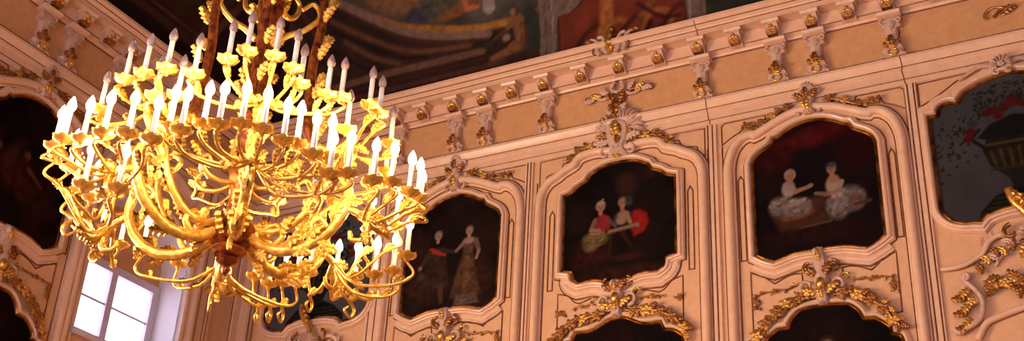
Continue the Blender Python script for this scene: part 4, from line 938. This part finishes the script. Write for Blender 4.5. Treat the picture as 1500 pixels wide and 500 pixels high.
# suspension straps with leafy ornaments, crown scrolls above
for kk, dg in enumerate((40, -50, -140, 130)):
    a = math.radians(dg)
    P = [rz(r, z, 0, a) for r, z in ((.58,.66),(.47,.74),(.37,.90),(.34,1.15),(.33,1.45),(.35,1.70),(.34,1.95),(.24,2.20),(.10,2.34),(.03,2.36))]
    s0 = arm_tube('strap', P, .034, .028, 'shaft', ch)
    for i in range(9):
        z = .85+.15*i; r = .35 if z > 1 else .40
        cleaf(s0, rz(r+.02, z, .035*(1 if i % 2 else -1), a), (math.cos(a)*.6-math.sin(a)*(.5 if i % 2 else -.5), math.sin(a)*.6+math.cos(a)*(.5 if i % 2 else -.5), .9), .15)
    arm_tube('crown_scroll', [rz(r, z, 0, a) for r, z in ((.06,1.55),(.14,1.62),(.24,1.68),(.33,1.80),(.28,1.90),(.21,1.84))], .024, .014, 'lustre', s0)
    arm_tube('crown_scroll', [rz(r, z, 0, a+.8) for r, z in ((.06,1.9),(.16,1.84),(.24,1.9),(.26,2.0),(.2,2.04))], .024, .014, 'lustre', s0)
for i in range(12):
    z = (.34,.62,.95,1.18,1.5,1.8)[i // 2]; a = i*2.4
    cleaf(ch, (.06*math.cos(a), .06*math.sin(a), z), (math.cos(a)*.5, math.sin(a)*.5, .9), .17, 'acanthus')
for i in range(8):
    a = math.radians(24+45*i); cleaf(ch, (.10*math.cos(a), .10*math.sin(a), .10), (math.cos(a), math.sin(a), .5), .2, 'acanthus')

# candles: ring angle, radius, height of the candle foot, lit
LIT = [(-127,1.1,4.90),(-112,1.1,4.82),(-99,1.1,4.73),(-90,1.1,4.72),(-81,1.1,4.69),(-73,1.1,4.64),(-65,1.1,4.69),(-55,1.1,4.74),(-49,1.1,4.76),(-43,1.1,4.75),(-37,1.1,4.71),(-28,1.1,4.68),(-22,1.1,4.60),(-16,1.1,4.65),(-6,1.1,4.69),(3,1.1,4.76),(16,1.1,4.82),(30,1.1,4.92),(38,1.12,4.92),
       (-178,1.1,4.75),(173,1.1,4.77),(164,1.1,4.79),(150,1.1,4.78),(137,1.1,4.78),(123,1.1,4.78),(117.5,1.1,4.73),(112.5,1.1,4.74),(107.5,1.1,4.74),(103,1.1,4.81),(92,1.1,4.76),(83,1.1,4.73),(73,1.1,4.70),(61,1.1,4.66),(49,1.1,4.68),(73,1.02,5.0),(58,1.06,4.95),
       (-154,1.1,5.02),(-160,1.1,4.91),(-169,1.08,4.95),(-141,1.1,4.97),(-85,1.0,4.42),(-97,1.05,4.46),(-72,.98,4.78),(-61,.98,4.80),(-20,1.0,4.76),(-31,.98,4.78)]
UNLIT = [(-100,.92,5.22),(-90,.92,5.21),(-80,.92,5.21),(-69,.92,5.16),(-58,.92,5.26),(-52,.92,5.33),(-42,.92,5.33),(-35,.92,5.28),(-31,.88,5.22),(-21,.92,5.19),(-15,.92,5.22),(-7,.86,5.08),(0,.92,5.29),(7,.92,5.29),(-86,.86,5.08),(-76,.86,5.06)]
UNLIT += [(a, .9, 5.26+.04*math.sin(a)) for a in (28,48,66,84,100,116,134,152,170,190,210,230)]
def candle_parts():
    b = MB(); b.lathe([(.006,-.05),(.012,-.045),(.016,-.03),(.03,-.022),(.056,-.010),(.064,.004),(.057,.008),(.03,-.004),(.022,.004),(.024,.02),(.022,.03),(.015,.03)], 24)
    b.v = [(x*q, y*q, z+(q-1)*.06) for x, y, z in b.v for q in [1+(.08*math.cos(7*math.atan2(y, x)) if math.hypot(x, y) > .04 else 0)]]
    pan = b.mesh('drip_pan', 50)
    b = MB(); b.lathe([(.0145,.028),(.0155,.03),(.015,.18),(.013,.184)], 10); wax = b.mesh('candle', 50)
    b = MB(); b.lathe([(.010,.182),(.022,.197),(.026,.217),(.020,.243),(.010,.265),(.001,.280)], 8); lit = b.mesh('bulb', 80)
    un = lit.copy(); pan.materials.append(M['lustre']); wax.materials.append(M['wax']); lit.materials.append(M['lit']); un.materials.append(M['unlit'])
    return pan, wax, lit, un
PAN, WAX, BLIT, BUN = candle_parts()
ARMS = [-103+60*i for i in range(6)]
def add_candle(ang, r, z, lit):
    na = min(ARMS, key=lambda q: abs((ang-q+180) % 360-180)); a, n_ = math.radians(ang), math.radians(na)
    z -= CZ; end = Vector((r*math.cos(a), r*math.sin(a), z-.04))
    if lit: nd = Vector((.80*math.cos(n_), .80*math.sin(n_), .25))
    else: nd = Vector((.66*math.cos(n_), .66*math.sin(n_), .72))
    dip = (.085 if (ang+46) % 360 < 90 or (ang+46) % 360 > 270 else .15) if lit else .08
    m1 = nd.lerp(end, .35); m1.z = min(nd.z, end.z)-dip*.75; m2 = nd.lerp(end, .85); m2.z = end.z-dip; m3 = end+Vector((math.cos(a), math.sin(a), 0))*.05; m3.z = end.z-dip*.55
    br = arm_tube('candle_branch', [tuple(nd), tuple(m1), tuple(m2), tuple(m3), tuple(end)], .013, .009, 'lustre', ch, 7)
    for nm, me in (('drip_pan', PAN), ('candle', WAX), ('bulb', BLIT if lit else BUN)):
        o = link(nm, me, None, br); o.location = (end.x, end.y, z)
    cleaf(br, m2, (math.cos(a)*.6, math.sin(a)*.6, .5), .11); cleaf(br, m1, (math.cos(a+.8), math.sin(a+.8), -.2), .10)
    if lit and random.random() < .22:   # hanging curl under the branch
        q = m2
        arm_tube('curl', [tuple(q), tuple(q+Vector((math.cos(a)*.06, math.sin(a)*.06, -.05))), tuple(q+Vector((math.cos(a)*.03, math.sin(a)*.03, -.11))), tuple(q+Vector((-math.cos(a)*.03, -math.sin(a)*.03, -.08))), tuple(q+Vector((0, 0, -.045)))], .013, .008, 'lustre', br, 6)
for c in LIT: add_candle(*c, True)
for c in UNLIT: add_candle(*c, False)

# ------------------------------------------------------------------ light
w = bpy.data.worlds.new('sky'); SC.world = w; w.use_nodes = True
bg = w.node_tree.nodes['Background']; bg.inputs['Color'].default_value = (.74,.72,1.0,1); bg.inputs['Strength'].default_value = 4.0
def area(name, loc, rot, sx, sy, power, col, portal=False):
    l = bpy.data.lights.new(name, 'AREA'); l.shape = 'RECTANGLE'; l.size = sx; l.size_y = sy; l.energy = power; l.color = col
    o = bpy.data.objects.new(name, l); COL.objects.link(o); o.location = loc; o.rotation_euler = rot
    if portal: l.cycles.is_portal = True
    return o
area('window_daylight', (EX-RD-.05, WC, 7.0), (0, -PI/2, 0), 1.1, 1.6, 10, (.8,.78,1), True)
for x0, x1 in WIN:   # daylight through the windows of the side behind the camera
    area('window_daylight', ((x0+x1)/2, Y1+.02, 5.1), (PI/2, 0, 0), x1-x0, 5.6, 42, (.74,.62,1.0))
for y in (2.0, 5.0):  # the end wall's windows left of the view
    area('window_daylight', (EX+.02, y, 4.6), (0, -PI/2, 0), 2.0, 1.1, 640, (1.0,.78,.56))
def bulbs(name, loc, power, col, rad):
    l = bpy.data.lights.new(name, 'POINT'); l.energy = power; l.color = col; l.shadow_soft_size = rad
    o = bpy.data.objects.new(name, l); COL.objects.link(o); o.location = loc; return o
bulbs('second_chandelier_light', (2.2, 5.0, 4.9), 25, (1,.66,.36), .6)

# ------------------------------------------------------------------ view
SC.view_settings.view_transform = 'Standard'; SC.view_settings.look = 'None'
SC.view_settings.exposure = -0.1; SC.view_settings.gamma = 1.0; SC.view_settings.use_curve_mapping = False
cy = SC.cycles
cy.use_denoising = True; cy.caustics_reflective = False; cy.caustics_refractive = False
cy.sample_clamp_indirect = 6.0; cy.max_bounces = 6; cy.diffuse_bounces = 2; cy.transparent_max_bounces = 8
